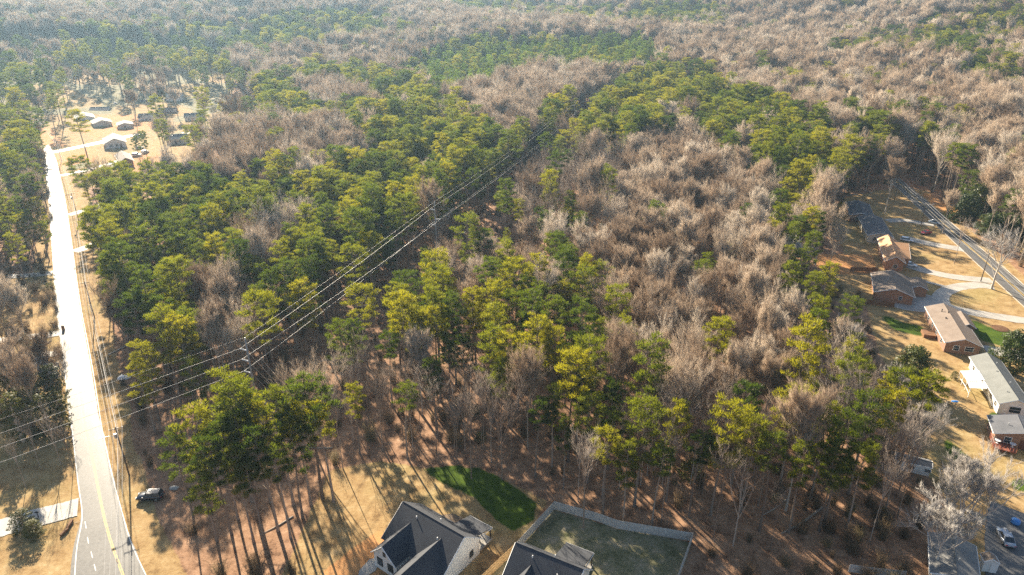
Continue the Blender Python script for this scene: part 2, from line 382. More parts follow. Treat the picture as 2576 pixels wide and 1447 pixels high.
for poly in [[(800, 1447), (900, 1370), (960, 1330), (1000, 1447)], [(2050, 640), (2200, 640), (2200, 690), (2060, 690)], [(140, 385), (240, 372), (240, 415), (150, 432)],
             [(270, 300), (420, 290), (400, 320), (260, 350)], [(60, 300), (130, 330), (170, 370), (120, 370)], [(300, 395), (420, 380), (440, 440), (330, 450)], [(180, 320), (250, 330), (330, 318), (240, 350)], [(2280, 455), (2340, 490), (2420, 520), (2400, 560)]]: CLAY = np.maximum(CLAY, soft(poly))
FAROPEN = soft([(-600, 100), (300, 80), (560, 110), (600, 210), (560, 290), (-600, 320)])
DULL = np.maximum(DULL, FAROPEN * .8 * ((np.sin(GX / 13 + np.sin(GY / 17)) + np.sin(GY / 11 + GX / 29)) > -.1))
nv_a, nv_r = PX.shape
idx = np.arange(nv_a * nv_r).reshape(nv_a, nv_r)
a0 = idx[:-1, :-1].ravel(); a1 = idx[1:, :-1].ravel(); b0 = idx[:-1, 1:].ravel(); b1 = idx[1:, 1:].ravel()
T = np.r_[np.c_[a0, b0, b1], np.c_[a0, b1, a1]]
l0 = idx[-1, :-1]; l1 = idx[-1, 1:]; f0 = idx[0, :-1]; f1 = idx[0, 1:]                       # close the ring behind the camera
T = np.r_[T, np.c_[l0, l1, f1], np.c_[l0, f1, f0]]
cid = nv_a * nv_r; ring = np.r_[idx[:, 0], idx[0, 0]]; T = np.r_[T, np.c_[np.full(nv_a, cid), ring[:-1], ring[1:]]]
V = np.r_[np.c_[GX.ravel(), GY.ravel(), GZ.ravel()], [[0, 0, -.05]]]

def ground_mat():
    m, nt, N, L, b = new_mat('ground_cover'); g = N.new('ShaderNodeNewGeometry').outputs['Position']
    n1 = noise(N, L, .05, 5, .6, g); n2 = noise(N, L, .35, 5, .65, g); n3 = noise(N, L, 1.3, 4, .75, g); n4 = noise(N, L, 4.0, 3, .75, g)
    def blend(a, b_, wa=.5): return mathn(N, L, 'ADD', mathn(N, L, 'MULTIPLY', a, wa), mathn(N, L, 'MULTIPLY', b_, 1 - wa))
    fine = blend(n3.outputs[0], n4.outputs[0], .5); mid = blend(n2.outputs[0], fine, .55)
    litter = ramp(N, [(.38, (.10, .055, .033)), (.47, (.27, .155, .092)), (.55, (.36, .215, .13)), (.66, (.52, .34, .22))]); L.new(mid, litter.inputs[0])
    grass = ramp(N, [(.40, (.13, .075, .032)), (.47, (.29, .19, .085)), (.54, (.37, .26, .125)), (.64, (.50, .385, .22))]); L.new(mid, grass.inputs[0])
    oliv = ramp(N, [(.48, (.38, .24, .11)), (.66, (.30, .27, .09))]); L.new(n1.outputs[0], oliv.inputs[0])
    gmix = mixc(N, L, .32, grass.outputs[0], oliv.outputs[0])
    green = ramp(N, [(.4, (.030, .060, .007)), (.62, (.090, .135, .012))]); L.new(mid, green.inputs[0])
    clay = ramp(N, [(.4, (.40, .19, .075)), (.6, (.52, .28, .12))]); L.new(mid, clay.inputs[0])
    dull = ramp(N, [(.40, (.10, .105, .05)), (.48, (.20, .185, .10)), (.55, (.28, .24, .15)), (.66, (.42, .35, .25))]); L.new(mid, dull.inputs[0])
    col = litter.outputs[0]
    for nm, src in (('dry_grass', gmix), ('clay', clay.outputs[0]), ('dull_grass', dull.outputs[0]), ('green_grass', green.outputs[0])):
        at = N.new('ShaderNodeAttribute'); at.attribute_name = nm
        w = mathn(N, L, 'ADD', at.outputs['Fac'], mathn(N, L, 'MULTIPLY', mathn(N, L, 'SUBTRACT', blend(n2.outputs[0], n3.outputs[0], .5), .5), 1.1 if nm != 'green_grass' else .9))
        r = ramp(N, [(.38, (0, 0, 0)), (.62, (1, 1, 1))]); L.new(w, r.inputs[0]); col = mixc(N, L, r.outputs[0], col, src)
    L.new(col, b.inputs['Base Color']); b.inputs['Roughness'].default_value = .95; b.inputs['Specular IOR Level'].default_value = .1
    bp = N.new('ShaderNodeBump'); bp.inputs['Strength'].default_value = .6; bp.inputs['Distance'].default_value = .12; L.new(fine, bp.inputs['Height']); L.new(bp.outputs[0], b.inputs['Normal'])
    return m
M['ground'] = ground_mat()
gme = np_mesh('ground', V, T, [M['ground']], smooth=True)
def blur(a):
    a = a.copy()
    for _ in range(2):
        a[1:-1, 1:-1] = (a[1:-1, 1:-1] * 2 + a[:-2, 1:-1] + a[2:, 1:-1] + a[1:-1, :-2] + a[1:-1, 2:]) / 6
    return a
for nm, arr in (('dry_grass', GRASS), ('clay', CLAY), ('dull_grass', DULL), ('green_grass', GREEN)):
    at = gme.attributes.new(nm, 'FLOAT', 'POINT'); at.data.foreach_set('value', np.r_[blur(arr).ravel(), 0].astype(np.float32))
ground = bpy.data.objects.new('ground', gme); COL.objects.link(ground); struct(ground, 'leaf litter, dry golden grass and green lawn covering the land')

road = struct(strip_between('road', GL, GR, .03, M['road'], n=260), 'pale worn two lane road glaring in the sun on the left')
CLN = resample(GC, 260)
ribbon('centre_line', CLN, .13, .036, M['ypaint'], road, .13, 260); ribbon('centre_line', CLN, .13, .036, M['ypaint'], road, -.13, 260)
ribbon('edge_line', GR, .14, .036, M['wpaint'], road, .28, 260)
EL = gpts([(47, 296), (95, 350), (116, 390), (124, 457), (132, 596), (144, 755), (150, 800), (160, 901), (176, 1046), (183, 1090), (196, 1215), (209, 1295), (203, 1330), (193, 1374), (188, 1447), (182, 1600)])
ribbon('edge_line', EL, .14, .037, M['wpaint'], road, 0, 220)
for k, (a, b_) in enumerate([((214, 1312), (217, 1330)), ((220, 1352), (223, 1368)), ((229, 1388), (233, 1404)), ((237, 1420), (241, 1436))]):
    ribbon('lane_dash', np.array([un(*a), un(*b_)]), .12, .038, M['wpaint'], road, 0, 4)
for k, pts in enumerate([[(190, 1163), (225, 1150), (262, 1134)], [(188, 1315), (240, 1305), (303, 1303)], [(214, 1330), (255, 1326), (312, 1327)], [(190, 1126), (230, 1118), (258, 1110)], [(186, 1105), (225, 1098)], [(222, 1150), (231, 1200), (246, 1260)], [(290, 1392), (300, 1440)]]):
    ribbon('road_crack', gpts(pts), .07, .033 + .0005 * k, M['tar'], road, 0, 24, .05, k)
for k, off in enumerate((-2.55, -.95, .95, 2.55)): ribbon('tyre_track', CLN, .62, .0325, M['track'], road, off, 420, .28, 40 + k)
side = struct(ribbon('side_street', SIDE, 6.2, .022, M['road'], None, 0, 120), 'sunlit residential side street branching right from the road')
street = struct(strip_between('street', GSL, GSR, .03, M['road2'], n=120), 'grey two lane street in front of the houses on the right')
ribbon('centre_line', GSC, .16, .036, M['ypaint'], street, .17, 120); ribbon('centre_line', GSC, .16, .036, M['ypaint'], street, -.17, 120)
ribbon('edge_line', GSL, .18, .036, M['wpaint'], street, -.3, 120); ribbon('edge_line', GSR, .18, .036, M['wpaint'], street, .3, 120)
def pad(name, pxs, z, mat, label, k=2):
    P = [un(*p) for p in pxs]
    P = chaikin(P + [P[0]], k)[:-1] if k else np.array(P)
    mb = MB(); mb.prism([tuple(p) for p in P], -.05, z); return struct(mb.build(name, mat), label)
DRV = [
 ([(150, 442), (185, 436), (245, 421), (300, 405)], 4.2, 'pale driveway below the side street corner'),
 ([(172, 541), (200, 533), (232, 524), (262, 512)], 4.0, 'second pale driveway down the road verge'),
 ([(187, 633), (210, 625), (246, 612)], 4.6, 'flared driveway running into the roadside pines'),
 ([(152, 837), (120, 843), (70, 848), (-40, 862)], 3.4, 'white concrete drive left of the road by the mailbox'),
 ([(158, 886), (135, 890), (110, 893), (60, 880)], 3.2, 'curved gravel drive end left of the road'),
 ([(132, 686), (90, 692), (-60, 700)], 3.6, 'shaded drive under the roadside trees on the left'),
 ([(196, 1275), (150, 1288), (82, 1304), (-40, 1340)], 5.2, 'broad concrete drive joining the road at lower left'),
 ([(2232, 556), (2270, 553), (2320, 562), (2350, 566)], 4.2, 'bluish driveway of the dark roofed house'),
 ([(2276, 598), (2330, 612), (2400, 624), (2425, 628)], 5.0, 'pale driveway with the white car under the tan roof'),
 ([(2285, 668), (2350, 688), (2420, 700), (2495, 706)], 4.6, 'long pale driveway of the tan roofed brick house'),
 ([(2304, 703), (2340, 711), (2385, 723)], 1.6, 'narrow front walk of the brown roofed house'),
 ([(2300, 735), (2335, 744), (2352, 750)], 1.6, 'short front walk beside the circular drive'),
 ([(2500, 722), (2460, 716), (2400, 722), (2362, 742), (2372, 768), (2420, 782), (2500, 795), (2610, 812)], 4.6, 'circular concrete driveway in front of the brick houses'),
 ([(2478, 880), (2540, 888), (2640, 905)], 5.0, 'driveway beside the grey roofed house'),
 ([(2572, 1290), (2560, 1360), (2572, 1500)], 10.0, 'grey paved parking apron at lower right'),
 ([(400, 318), (445, 330), (490, 338), (520, 336)], 4.0, 'white driveway off the far side street'),
 ([(195, 318), (250, 300), (300, 283)], 5.0, 'white parking strip between the pale roofed houses'),
 ([(445, 262), (480, 235), (530, 215)], 9.0, 'glaring white yard behind the far low building')]
for i, (pts, w, lab) in enumerate(DRV):
    m_ = M['road2'] if 'apron' in lab else M['concrete']
    struct(ribbon('driveway', gpts(pts), w, .014 + .0012 * (i % 5), m_, None, 0, 40, .25 if w > 3 else .05, i), lab)
pad('concrete_pad', [(2230, 752), (2362, 742), (2370, 790), (2250, 778)], .016, M['concrete'], 'concrete parking pad beside the brown roofed house')
pad('patio_slab', [(1090, 1300), (1150, 1290), (1190, 1330), (1130, 1345)], .03, M['dirt_lane'], 'bare patio patch behind the white house', 1)

# ---------------------------------------------------------------- tree prototypes (numpy triangle soups)
class Soup:
    def __init__(s): s.V = []; s.T = []; s.n = 0
    def add(s, V, T): s.V.append(np.asarray(V, float)); s.T.append(np.asarray(T, int) + s.n); s.n += len(V)
    def get(s): return np.concatenate(s.V), np.concatenate(s.T)
    def tube(s, pts, rad, sides):
        pts = np.asarray(pts, float); m = len(pts); d = np.gradient(pts, axis=0); d /= np.linalg.norm(d, axis=1)[:, None] + 1e-9
        ref = np.where(np.abs(d[:, 2:3]) > .9, [[1., 0, 0]], [[0, 0, 1.]]); u = np.cross(d, ref); u /= np.linalg.norm(u, axis=1)[:, None] + 1e-9; w = np.cross(d, u)
        a = np.arange(sides) * 2 * np.pi / sides; r = np.asarray(rad, float)[:, None, None]
        V = pts[:, None] + r * (u[:, None] * np.cos(a)[None, :, None] + w[:, None] * np.sin(a)[None, :, None]); V = V.reshape(-1, 3); T = []
        for i in range(m - 1):
            for k in range(sides):
                p = i * sides + k; q = i * sides + (k + 1) % sides; T += [(p, q, q + sides), (p, q + sides, p + sides)]
        s.add(V, T)
    def spikes(s, B, E, r):
        """three-sided tapering twigs from B to E"""
        B = np.asarray(B, float); E = np.asarray(E, float); n = len(B); d = E - B; d /= np.linalg.norm(d, axis=1)[:, None] + 1e-9
        ref = np.where(np.abs(d[:, 2:3]) > .9, [[1., 0, 0]], [[0, 0, 1.]]); u = np.cross(d, ref); u /= np.linalg.norm(u, axis=1)[:, None] + 1e-9; w = np.cross(d, u)
        r = np.broadcast_to(np.asarray(r, float), (n,))[:, None]; V = np.empty((n, 4, 3))
        for k in range(3):
            a = 2 * np.pi * k / 3; V[:, k] = B + r * (u * math.cos(a) + w * math.sin(a))
        V[:, 3] = E; o = np.arange(n)[:, None] * 4
        s.add(V.reshape(-1, 3), np.concatenate([o + np.array([[0, 1, 3]]), o + np.array([[1, 2, 3]]), o + np.array([[2, 0, 3]])]))
    def blades(s, C, D, ln, wd, rng):
        C = np.asarray(C, float); n = len(C); D = D / (np.linalg.norm(D, axis=1)[:, None] + 1e-9)
        q = rng.normal(size=(n, 3)); side = np.cross(D, q); side /= np.linalg.norm(side, axis=1)[:, None] + 1e-9
        ln = np.broadcast_to(ln, (n,))[:, None]; wd = np.broadcast_to(wd, (n,))[:, None]
        V = np.stack([C - side * wd, C + side * wd, C + D * ln], 1).reshape(-1, 3); s.add(V, np.arange(n * 3).reshape(-1, 3))
    def leaves(s, C, Nn, sz, rng):
        C = np.asarray(C, float); n = len(C); Nn = Nn / (np.linalg.norm(Nn, axis=1)[:, None] + 1e-9); q = rng.normal(size=(n, 3))
        u = np.cross(Nn, q); u /= np.linalg.norm(u, axis=1)[:, None] + 1e-9; w = np.cross(Nn, u); sz = np.broadcast_to(sz, (n,))[:, None]
        V = np.stack([C - u * sz, C - w * sz * .45, C + u * sz, C + w * sz * .45], 1).reshape(-1, 3); o = np.arange(n)[:, None] * 4
        s.add(V, np.concatenate([o + np.array([[0, 1, 2]]), o + np.array([[0, 2, 3]])]))

def rdir(rng, n):
    d = rng.normal(size=(n, 3)); return d / np.linalg.norm(d, axis=1)[:, None]

def make_pine(seed, H, crown0, R, nl, per, young=False, lean=.0):
    """H height, crown0 fraction where the live crown starts, R crown radius; returns trunk soup, crown soup"""
    rng = np.random.RandomState(seed); tr = Soup(); cr = Soup()
    ph = rng.rand(4) * 6.28; amp = .22 * H / 24
    def axis(t):
        t = np.asarray(t, float)
        return np.stack([amp * (np.sin(t * 5 + ph[0]) - math.sin(ph[0])) * t * 1.5 + lean * H * t * t * math.cos(ph[2]), amp * (np.sin(t * 4 + ph[1]) - math.sin(ph[1])) * t * 1.5 + lean * H * t * t * math.sin(ph[2]), t * H], -1)
    ts = np.linspace(-.015, .985, 12); r0 = .0115 * H if not young else .009 * H
    tr.tube(axis(ts), r0 * (1 - .86 * np.clip(ts, 0, 1)) * np.where(ts < .02, 1.35, 1), 7)
    for k in range(0 if young else 9):                                   # dead snags below the crown
        t = rng.uniform(.28, crown0 + .04); a = rng.rand() * 6.28; L_ = rng.uniform(.8, 2.4); p = axis(t)
        e = p + np.array([math.cos(a) * L_, math.sin(a) * L_, rng.uniform(-.3, .5) * L_]); tr.spikes([p], [e], .045)
    C = []; Rc = []
    for k in range(nl):
        f = (k + rng.rand()) / nl; t = crown0 + (1 - crown0) * (f ** .9) * .97; a = k * 2.39996 + rng.uniform(-.5, .5)
        if young: prof = (1 - f) ** .75 * 1.0 + .1
        else: prof = math.sqrt(max(0.02, 1 - ((f - .32) / .72) ** 2)) * (1.0 if f > .15 else .55 + 3 * f)
        L_ = R * prof * rng.uniform(.62, 1.12); up = (.12 + .75 * f) if not young else .35
        p0 = axis(t); h = np.array([math.cos(a), math.sin(a), 0.])
        mid = p0 + h * L_ * .55 + np.array([0, 0, L_ * up * .30]); end = p0 + h * L_ + np.array([0, 0, L_ * up * .85])
        tr.tube([p0, mid, end], [r0 * .30 * (1 - .5 * f), r0 * .17, r0 * .05], 4)
        C.append(end); Rc.append(rng.uniform(.6, .95))
        if L_ > 1.6:
            C.append(mid * .35 + end * .65 + rng.normal(size=3) * .35); Rc.append(rng.uniform(.5, .85))
            C.append(mid * .75 + end * .25 + rng.normal(size=3) * .3); Rc.append(rng.uniform(.45, .75))
            s_ = np.cross(h, [0, 0, 1.]) * rng.choice([-1, 1]) * rng.uniform(.5, 1.0) * L_ * .35
            q = mid * .45 + end * .55 + s_; C.append(q + [0, 0, .15]); Rc.append(rng.uniform(.5, .8)); tr.spikes([mid], [q], r0 * .1)
    C.append(axis(.985)); Rc.append(.9); C.append(axis(.95)); Rc.append(1.0)
    sc_ = R / 3.4
    for c, rc in zip(C, Rc):
        rc *= sc_ ** .5 * (.8 if young else 1); n = int(per * rng.uniform(.75, 1.25))
        d = rdir(rng, n); d[:, 2] = np.where(d[:, 2] < -.15, -d[:, 2] * .6, d[:, 2]); rr = rc * rng.rand(n)[:, None] ** .4
        pos = c + d * rr * np.array([1.0, 1.0, .8]); dr = d * .8 + np.array([0, 0, .55]) + rng.normal(size=(n, 3)) * .35
        cr.blades(pos, dr, rng.uniform(.38, .68, n) * (.8 if young else 1), rng.uniform(.05, .085, n), rng)
    return tr, cr

def make_bare(seed, H, spread, fork=.36, twigs=9, thick=1.0, fan=.75, levels=(6, 6, 6), tw=.016):
    """leafless hardwood: trunk, rising leaders, branches, fine twigs"""
    rng = np.random.RandomState(seed); tr = Soup(); cr = Soup(); r0 = .0105 * H * thick; ph = rng.rand(3) * 6.28
    def axis(t): return np.array([.3 * math.sin(3 * t + ph[0]) * t, .3 * math.sin(3.5 * t + ph[1]) * t, t * H])
    ts = np.linspace(-.015, .62, 7); tr.tube([axis(t) for t in ts], [r0 * (1.3 if t < .02 else 1 - .95 * t) for t in ts], 7)
    B2, E2, R2 = [], [], []; S = []
    def grow(p, d, L_, r, lev):
        d = d / np.linalg.norm(d); mid = p + d * L_ * .5 + rng.normal(size=3) * L_ * .05; d2 = d + np.array([0, 0, .22]) + rng.normal(size=3) * .10; d2 /= np.linalg.norm(d2); end = mid + d2 * L_ * .5
        if lev < 2: tr.tube([p, mid, end], [r, r * .7, r * .4], 5 if lev == 0 else 4)
        else:
            B2.append(p); E2.append(mid); R2.append(r); B2.append(mid); E2.append(end); R2.append(r * .75)
        if lev >= 3: return
        nb = levels[lev]
        for k in range(nb):
            f = .25 + .75 * (k + rng.rand()) / nb; q = p + (mid - p) * min(1, f * 2) if f < .5 else mid + (end - mid) * (f * 2 - 1)
            v = rng.normal(size=3); v -= d * v.dot(d); v /= np.linalg.norm(v) + 1e-9; nd = d * fan + v * (.86 - fan * .35) + np.array([0, 0, .42])
            grow(q, nd, L_ * rng.uniform(.42, .66) * (1.15 - .35 * f), r * .42, lev + 1)
        S.append((p, mid, end, L_, lev))
    nl = 7
    for k in range(nl):
        t = fork + (.60 - fork) * k / (nl - 1); a = k * 2.4 + rng.uniform(-.4, .4); o = rng.uniform(.45, .9) * spread * (1 - .45 * k / nl)
        grow(axis(t), np.array([math.cos(a) * o, math.sin(a) * o, 1.0]), H * (1.0 - t) * rng.uniform(.72, 1.0), r0 * .5, 0)
    cr.spikes(np.array(B2), np.array(E2), np.array(R2).clip(.012, .06))
    B2 = np.array(B2); E2 = np.array(E2); m = len(B2)
    for k in range(twigs):
        f = rng.rand(m)[:, None]; q = B2 + (E2 - B2) * f; d = (E2 - B2); Ld = np.linalg.norm(d, axis=1)[:, None]; d = d / (Ld + 1e-9)
        nd = d * .95 + rdir(rng, m) * .55 + np.array([0, 0, .45]); nd /= np.linalg.norm(nd, axis=1)[:, None]
        cr.spikes(q, q + nd * rng.uniform(.5, 1.25, m)[:, None], tw * rng.uniform(.6, 1.1, m))
    return tr, cr

def make_leafy(seed, H, R, nleaf, base=.08, lsz=.19, thick=1.0):
    """broadleaf evergreen, dense to the ground"""
    rng = np.random.RandomState(seed); tr = Soup(); cr = Soup(); tr.tube([(0, 0, -.2), (0.1, 0, H * .5), (0, 0.1, H * .9)], [.028 * H * thick, .015 * H, .01], 7)
    C = []
    for k in range(46):
        f = (k + rng.rand()) / 46; z = H * (base + (1 - base) * f); prof = math.sqrt(max(.03, 1 - ((f - .30) / .72) ** 2)) if f < 1 else .1; a = k * 2.4
        rr = R * prof * rng.uniform(.45, .98); c = np.array([math.cos(a) * rr, math.sin(a) * rr, z]); C.append((c, rng.uniform(.24, .36) * R))
        tr.spikes([(0, 0, z * .85)], [c], .05)
    for c, rc in C:
        n = nleaf // 46; d = rdir(rng, n); pos = c + d * rc * rng.uniform(.65, 1.0, n)[:, None]; cr.leaves(pos, d + rng.normal(size=(n, 3)) * .45 + [0, 0, .3], rng.uniform(.7, 1.25, n) * lsz, rng)
    return tr, cr

def make_brush(seed, H, R, n):
    rng = np.random.RandomState(seed); s = Soup(); a = rng.rand(n) * 6.28; r = rng.rand(n) ** .5 * R * .35
    B = np.stack([np.cos(a) * r, np.sin(a) * r, np.zeros(n) - .1], 1); b = rng.rand(n) * 6.28; E = B + np.stack([np.cos(b) * R * .8 * rng.rand(n), np.sin(b) * R * .8 * rng.rand(n), H * rng.uniform(.5, 1, n)], 1)
    s.spikes(B, E, .028)
    for k in range(5):
        f = rng.uniform(.3, 1, n)[:, None]; q = B + (E - B) * f; nd = rdir(rng, n) + [0, 0, .6]; s.spikes(q, q + nd * rng.uniform(.3, .8, n)[:, None], .018)
    return s

def protos(kind, items, tmat, cmat, wide=1.0):
    out = []
    for k, (t, c) in enumerate(items):
        tv, tt = t.get(); cv, ct = c.get(); tv[:, :2] *= wide; cv[:, :2] *= wide
        tm = np_mesh(kind + '_trunk', tv, tt, [tmat], smooth=True); cm = np_mesh(kind + '_crown', cv, ct, [cmat])
        jm = np_mesh(kind, np.r_[tv, cv], np.r_[tt, ct + len(tv)], [tmat, cmat], np.r_[np.zeros(len(tt)), np.ones(len(ct))])
        out.append((tm, cm, jm))
    return out
PINE = protos('pine_tree', [make_pine(11, 24, .48, 3.6, 29, 50), make_pine(12, 24, .57, 3.1, 25, 54), make_pine(13, 24, .43, 3.9, 32, 48, lean=.02), make_pine(14, 24, .62, 3.8, 23, 58, lean=.03),
                            make_pine(15, 24, .52, 2.7, 27, 50), make_pine(16, 24, .36, 3.4, 35, 46), make_pine(17, 24, .55, 4.4, 27, 56, lean=.02), make_pine(18, 24, .45, 2.9, 31, 48), make_pine(19, 24, .66, 3.0, 19, 58, lean=.02)], M['pinebark'], M['needle'])
YOUNG = protos('young_pine', [make_pine(31, 13, .25, 1.9, 24, 34, True), make_pine(32, 13, .32, 1.7, 22, 36, True), make_pine(33, 13, .28, 2.1, 24, 34, True)], M['pinebark'], M['needle_young'])
BARE = protos('bare_tree', [make_bare(51, 19, .38, .36, 5, 1, .84), make_bare(52, 19, .30, .42, 5, 1, .86), make_bare(53, 19, .48, .32, 5, 1, .82), make_bare(54, 19, .26, .46, 6, 1, .86), make_bare(55, 19, .36, .38, 4, 1, .84), make_bare(56, 19, .58, .28, 4, 1.1, .8), make_bare(57, 19, .40, .34, 4, 1.1, .84)], M['limb'], M['twig'])
SLIM = protos('slim_bare_tree', [make_bare(61, 19, .26, .50, 2, .62, .8, (3, 3, 2), .011), make_bare(62, 19, .36, .42, 3, .7, .8, (3, 3, 2), .011), make_bare(63, 19, .22, .56, 2, .55, .8, (3, 2, 2), .011), make_bare(64, 19, .42, .36, 3, .66, .75, (3, 3, 2), .011)], M['slimtwig'], M['slimtwig'])
WIDE = protos('spreading_bare_tree', [make_bare(71, 16, 1.15, .24, 3, 1.9, .62, (5, 5, 4), .022), make_bare(72, 16, .95, .28, 6, 1.6, .62, (5, 5, 5), .022)], M['palebark'], M['palebark'])
LEAFY = protos('broadleaf_evergreen', [make_leafy(81, 11, 4.6, 8200, .06, .27), make_leafy(82, 8, 4.4, 7000, .02, .25), make_leafy(83, 8, 3.4, 6000, .04, .23)], M['pinebark'], M['leaf'])
RUSS = protos('russet_oak', [make_leafy(91, 15, 5.2, 3000, .42, .16)], M['twig'], M['russet'])
VINE = protos('vine_covered_tree', [make_leafy(95, 13, 1.7, 2600, .03, .17), make_leafy(96, 11, 2.0, 2600, .03, .17)], M['twig'], M['vine'])
BRUSHM = [np_mesh('brush', *make_brush(100 + k, 3.0 + .6 * k, 1.7, 70).get(), [M['brush']]) for k in range(3)]
LOGM = []
for k in range(2):
    q_ = Soup(); rl = np.random.RandomState(120 + k); q_.tube([(-3.5 + k, 0, .12), (0, .2, .2), (3.2, -.1, .15)], [.16, .13, .06], 6)
    for j in range(7): c_ = np.array([rl.uniform(-1, 3.2), 0, .2]); q_.spikes([c_], [c_ + np.array([rl.uniform(.2, 1), rl.uniform(-1.4, 1.4), rl.uniform(.1, 1.0)])], .03)
    LOGM.append(np_mesh('fallen_log', *q_.get(), [M['limb']]))
SHRUBM = []
for k in range(2):
    t_, c_ = make_leafy(110 + k, 2.6, 1.6, 1100, .0, .13); v_, f_ = c_.get(); SHRUBM.append(np_mesh('evergreen_shrub', v_, f_, [M['vine']]))

# ---------------------------------------------------------------- houses
FOOT = []                                   # footprints kept clear of trees
def vx(p): return Vector((p[0], p[1], 0))
class House:
    """gable house from three eave corners: A-B one long eave, C the other eave corner next to B"""
    def __init__(s, name, label, A, B, C, eave=2.8, rise=1.7, wall='brick', roof='roof_brown', over=.45, group=None, gable=None, cat='house', hip=0.0, px=True):
        a, b, c = ([vx(un(*q, eave)) for q in (A, B, C)] if px else [vx(q) for q in (A, B, C)])
        ax = (b - a).normalized(); L = (b - a).length; n = Vector((-ax.y, ax.x, 0)); w = (c - b).dot(n)
        if w < 0: n = -n; w = -w
        s.a, s.ax, s.n, s.L, s.w, s.eave, s.rise, s.over = a, ax, n, L, w, eave, rise, over
        s.root = thing(name, label, cat, tuple(a + ax * L / 2 + n * w / 2), group); s.trim = M['trim']
        P = s.P; o = over; zg = rise * (w / 2 - o) / (w / 2)
        FOOT.append([tuple(P(-1.5, -1.5)[:2]), tuple(P(L + 1.5, -1.5)[:2]), tuple(P(L + 1.5, w + 1.5)[:2]), tuple(P(-1.5, w + 1.5)[:2])])
        mb = MB(); z = eave - .06
        f = [P(o, o), P(L - o, o), P(L - o, w - o), P(o, w - o)]
        if hip: mb.prism([(p.x, p.y) for p in f], -.1, z)
        else:
            n0 = len(mb.v); zt = z + zg - .12
            mb.v += [(p.x, p.y, -.1) for p in f] + [(p.x, p.y, z) for p in f] + [tuple(P(o, w / 2, zt)), tuple(P(L - o, w / 2, zt))]
            for q in ((0, 1, 5, 4), (2, 3, 7, 6), (1, 2, 6, 9, 5), (3, 0, 4, 8, 7), (4, 5, 9, 8), (6, 7, 8, 9)): mb.f.append(tuple(n0 + k for k in q))
        s.wall = mb.build('wall', M[wall], s.root)
        zr = eave + rise; mb = MB(); t = .14
        if hip:
            h = hip
            mb.slab([P(0, 0, eave), P(L, 0, eave), P(L - h, w / 2, zr), P(h, w / 2, zr)], t); mb.slab([P(L, w, eave), P(0, w, eave), P(h, w / 2, zr), P(L - h, w / 2, zr)], t)
            mb.slab([P(L, 0, eave), P(L, w, eave), P(L - h, w / 2, zr)], t); mb.slab([P(0, w, eave), P(0, 0, eave), P(h, w / 2, zr)], t)
        else:
            mb.slab([P(0, 0, eave), P(L, 0, eave), P(L, w / 2, zr), P(0, w / 2, zr)], t); mb.slab([P(L, w, eave), P(0, w, eave), P(0, w / 2, zr), P(L, w / 2, zr)], t)
        s.roof = mb.build('roof', M[roof], s.root)
        rc = MB(); h = hip or 0; rc.tube([P(h + .02, w / 2, zr + .0), P(L - h - .02, w / 2, zr + .0)], .07, 6); rc.build('ridge_cap', M[roof], s.roof)
        if not hip:
            for e in (-.03, L + .03):
                fb = MB()
                fb.tube([P(e, 0, eave - .07), P(e, w / 2, zr - .07)], .09, 4); fb.tube([P(e, w / 2, zr - .07), P(e, w, eave - .07)], .09, 4); fb.build('bargeboard', s.trim, s.roof)
        for e in (-.03, w + .03):
            g = MB(); g.tube([P(0, e, eave - .08), P(L, e, eave - .08)], .08, 5); g.build('gutter', s.trim, s.roof)
    def P(s, u, v, z=0.0): p = s.a + s.ax * u + s.n * v; return Vector((p.x, p.y, z))
    def face(s, side):
        o = s.over
        return {'a': (s.P(o, o), s.ax, -s.n), 'c': (s.P(o, s.w - o), s.ax, s.n), 'b': (s.P(s.L - o, o), s.n, s.ax), 'd': (s.P(o, o), s.n, -s.ax)}[side]
    def window(s, side, u, z=1.0, w=1.1, h=1.2, mat='glass'):
        p, d, n = s.face(side); c = p + d * u; root = s.root
        f = MB(); f.box((c + n * .03) + Vector((0, 0, z - .08)), w / 2 + .09, .05, h + .16, d); fo = f.build('window', M['trim'], root)
        g = MB(); g.box((c + n * .065) + Vector((0, 0, z)), w / 2, .03, h, d); g.build('pane', M[mat], fo)
        k = MB(); k.box((c + n * .08) + Vector((0, 0, z + h / 2 - .03)), w / 2, .03, .05, d); k.build('glazing_bar', M['trim'], fo)
    def door(s, side, u, w=1.0, h=2.05, mat='door'):
        p, d, n = s.face(side); c = p + d * u
        f = MB(); f.box((c + n * .03), w / 2 + .08, .05, h + .1, d); fo = f.build('door', M[mat], s.root)
        k = MB(); k.box((c + n * .09) + d * (w * .35) + Vector((0, 0, .95)), .05, .03, .1, d); k.build('handle', M['steel'], fo)
    def rz(s, v): return s.eave + s.rise * (1 - abs(v - s.w / 2) / (s.w / 2))
    def vent(s, u, v, h=.5, r=.09, mat='steel'):
        m = MB(); p = s.P(u, v, s.rz(v) - .1); m.tube([p, p + Vector((0, 0, h + .1))], r, 8); m.tube([p + Vector((0, 0, h + .08)), p + Vector((0, 0, h + .16))], r * 1.6, 8); m.build('roof_vent', M[mat], s.roof)
    def chimney(s, u, v, h=1.0, mat='brick'):
        m = MB(); m.box(s.P(u, v, s.rz(v) - .6), .45, .35, h + .6, s.ax); c = m.build('chimney', M[mat], s.roof)
        m = MB(); m.box(s.P(u, v, s.rz(v) + h), .52, .42, .1, s.ax); m.build('chimney_cap', M['concrete'], c)
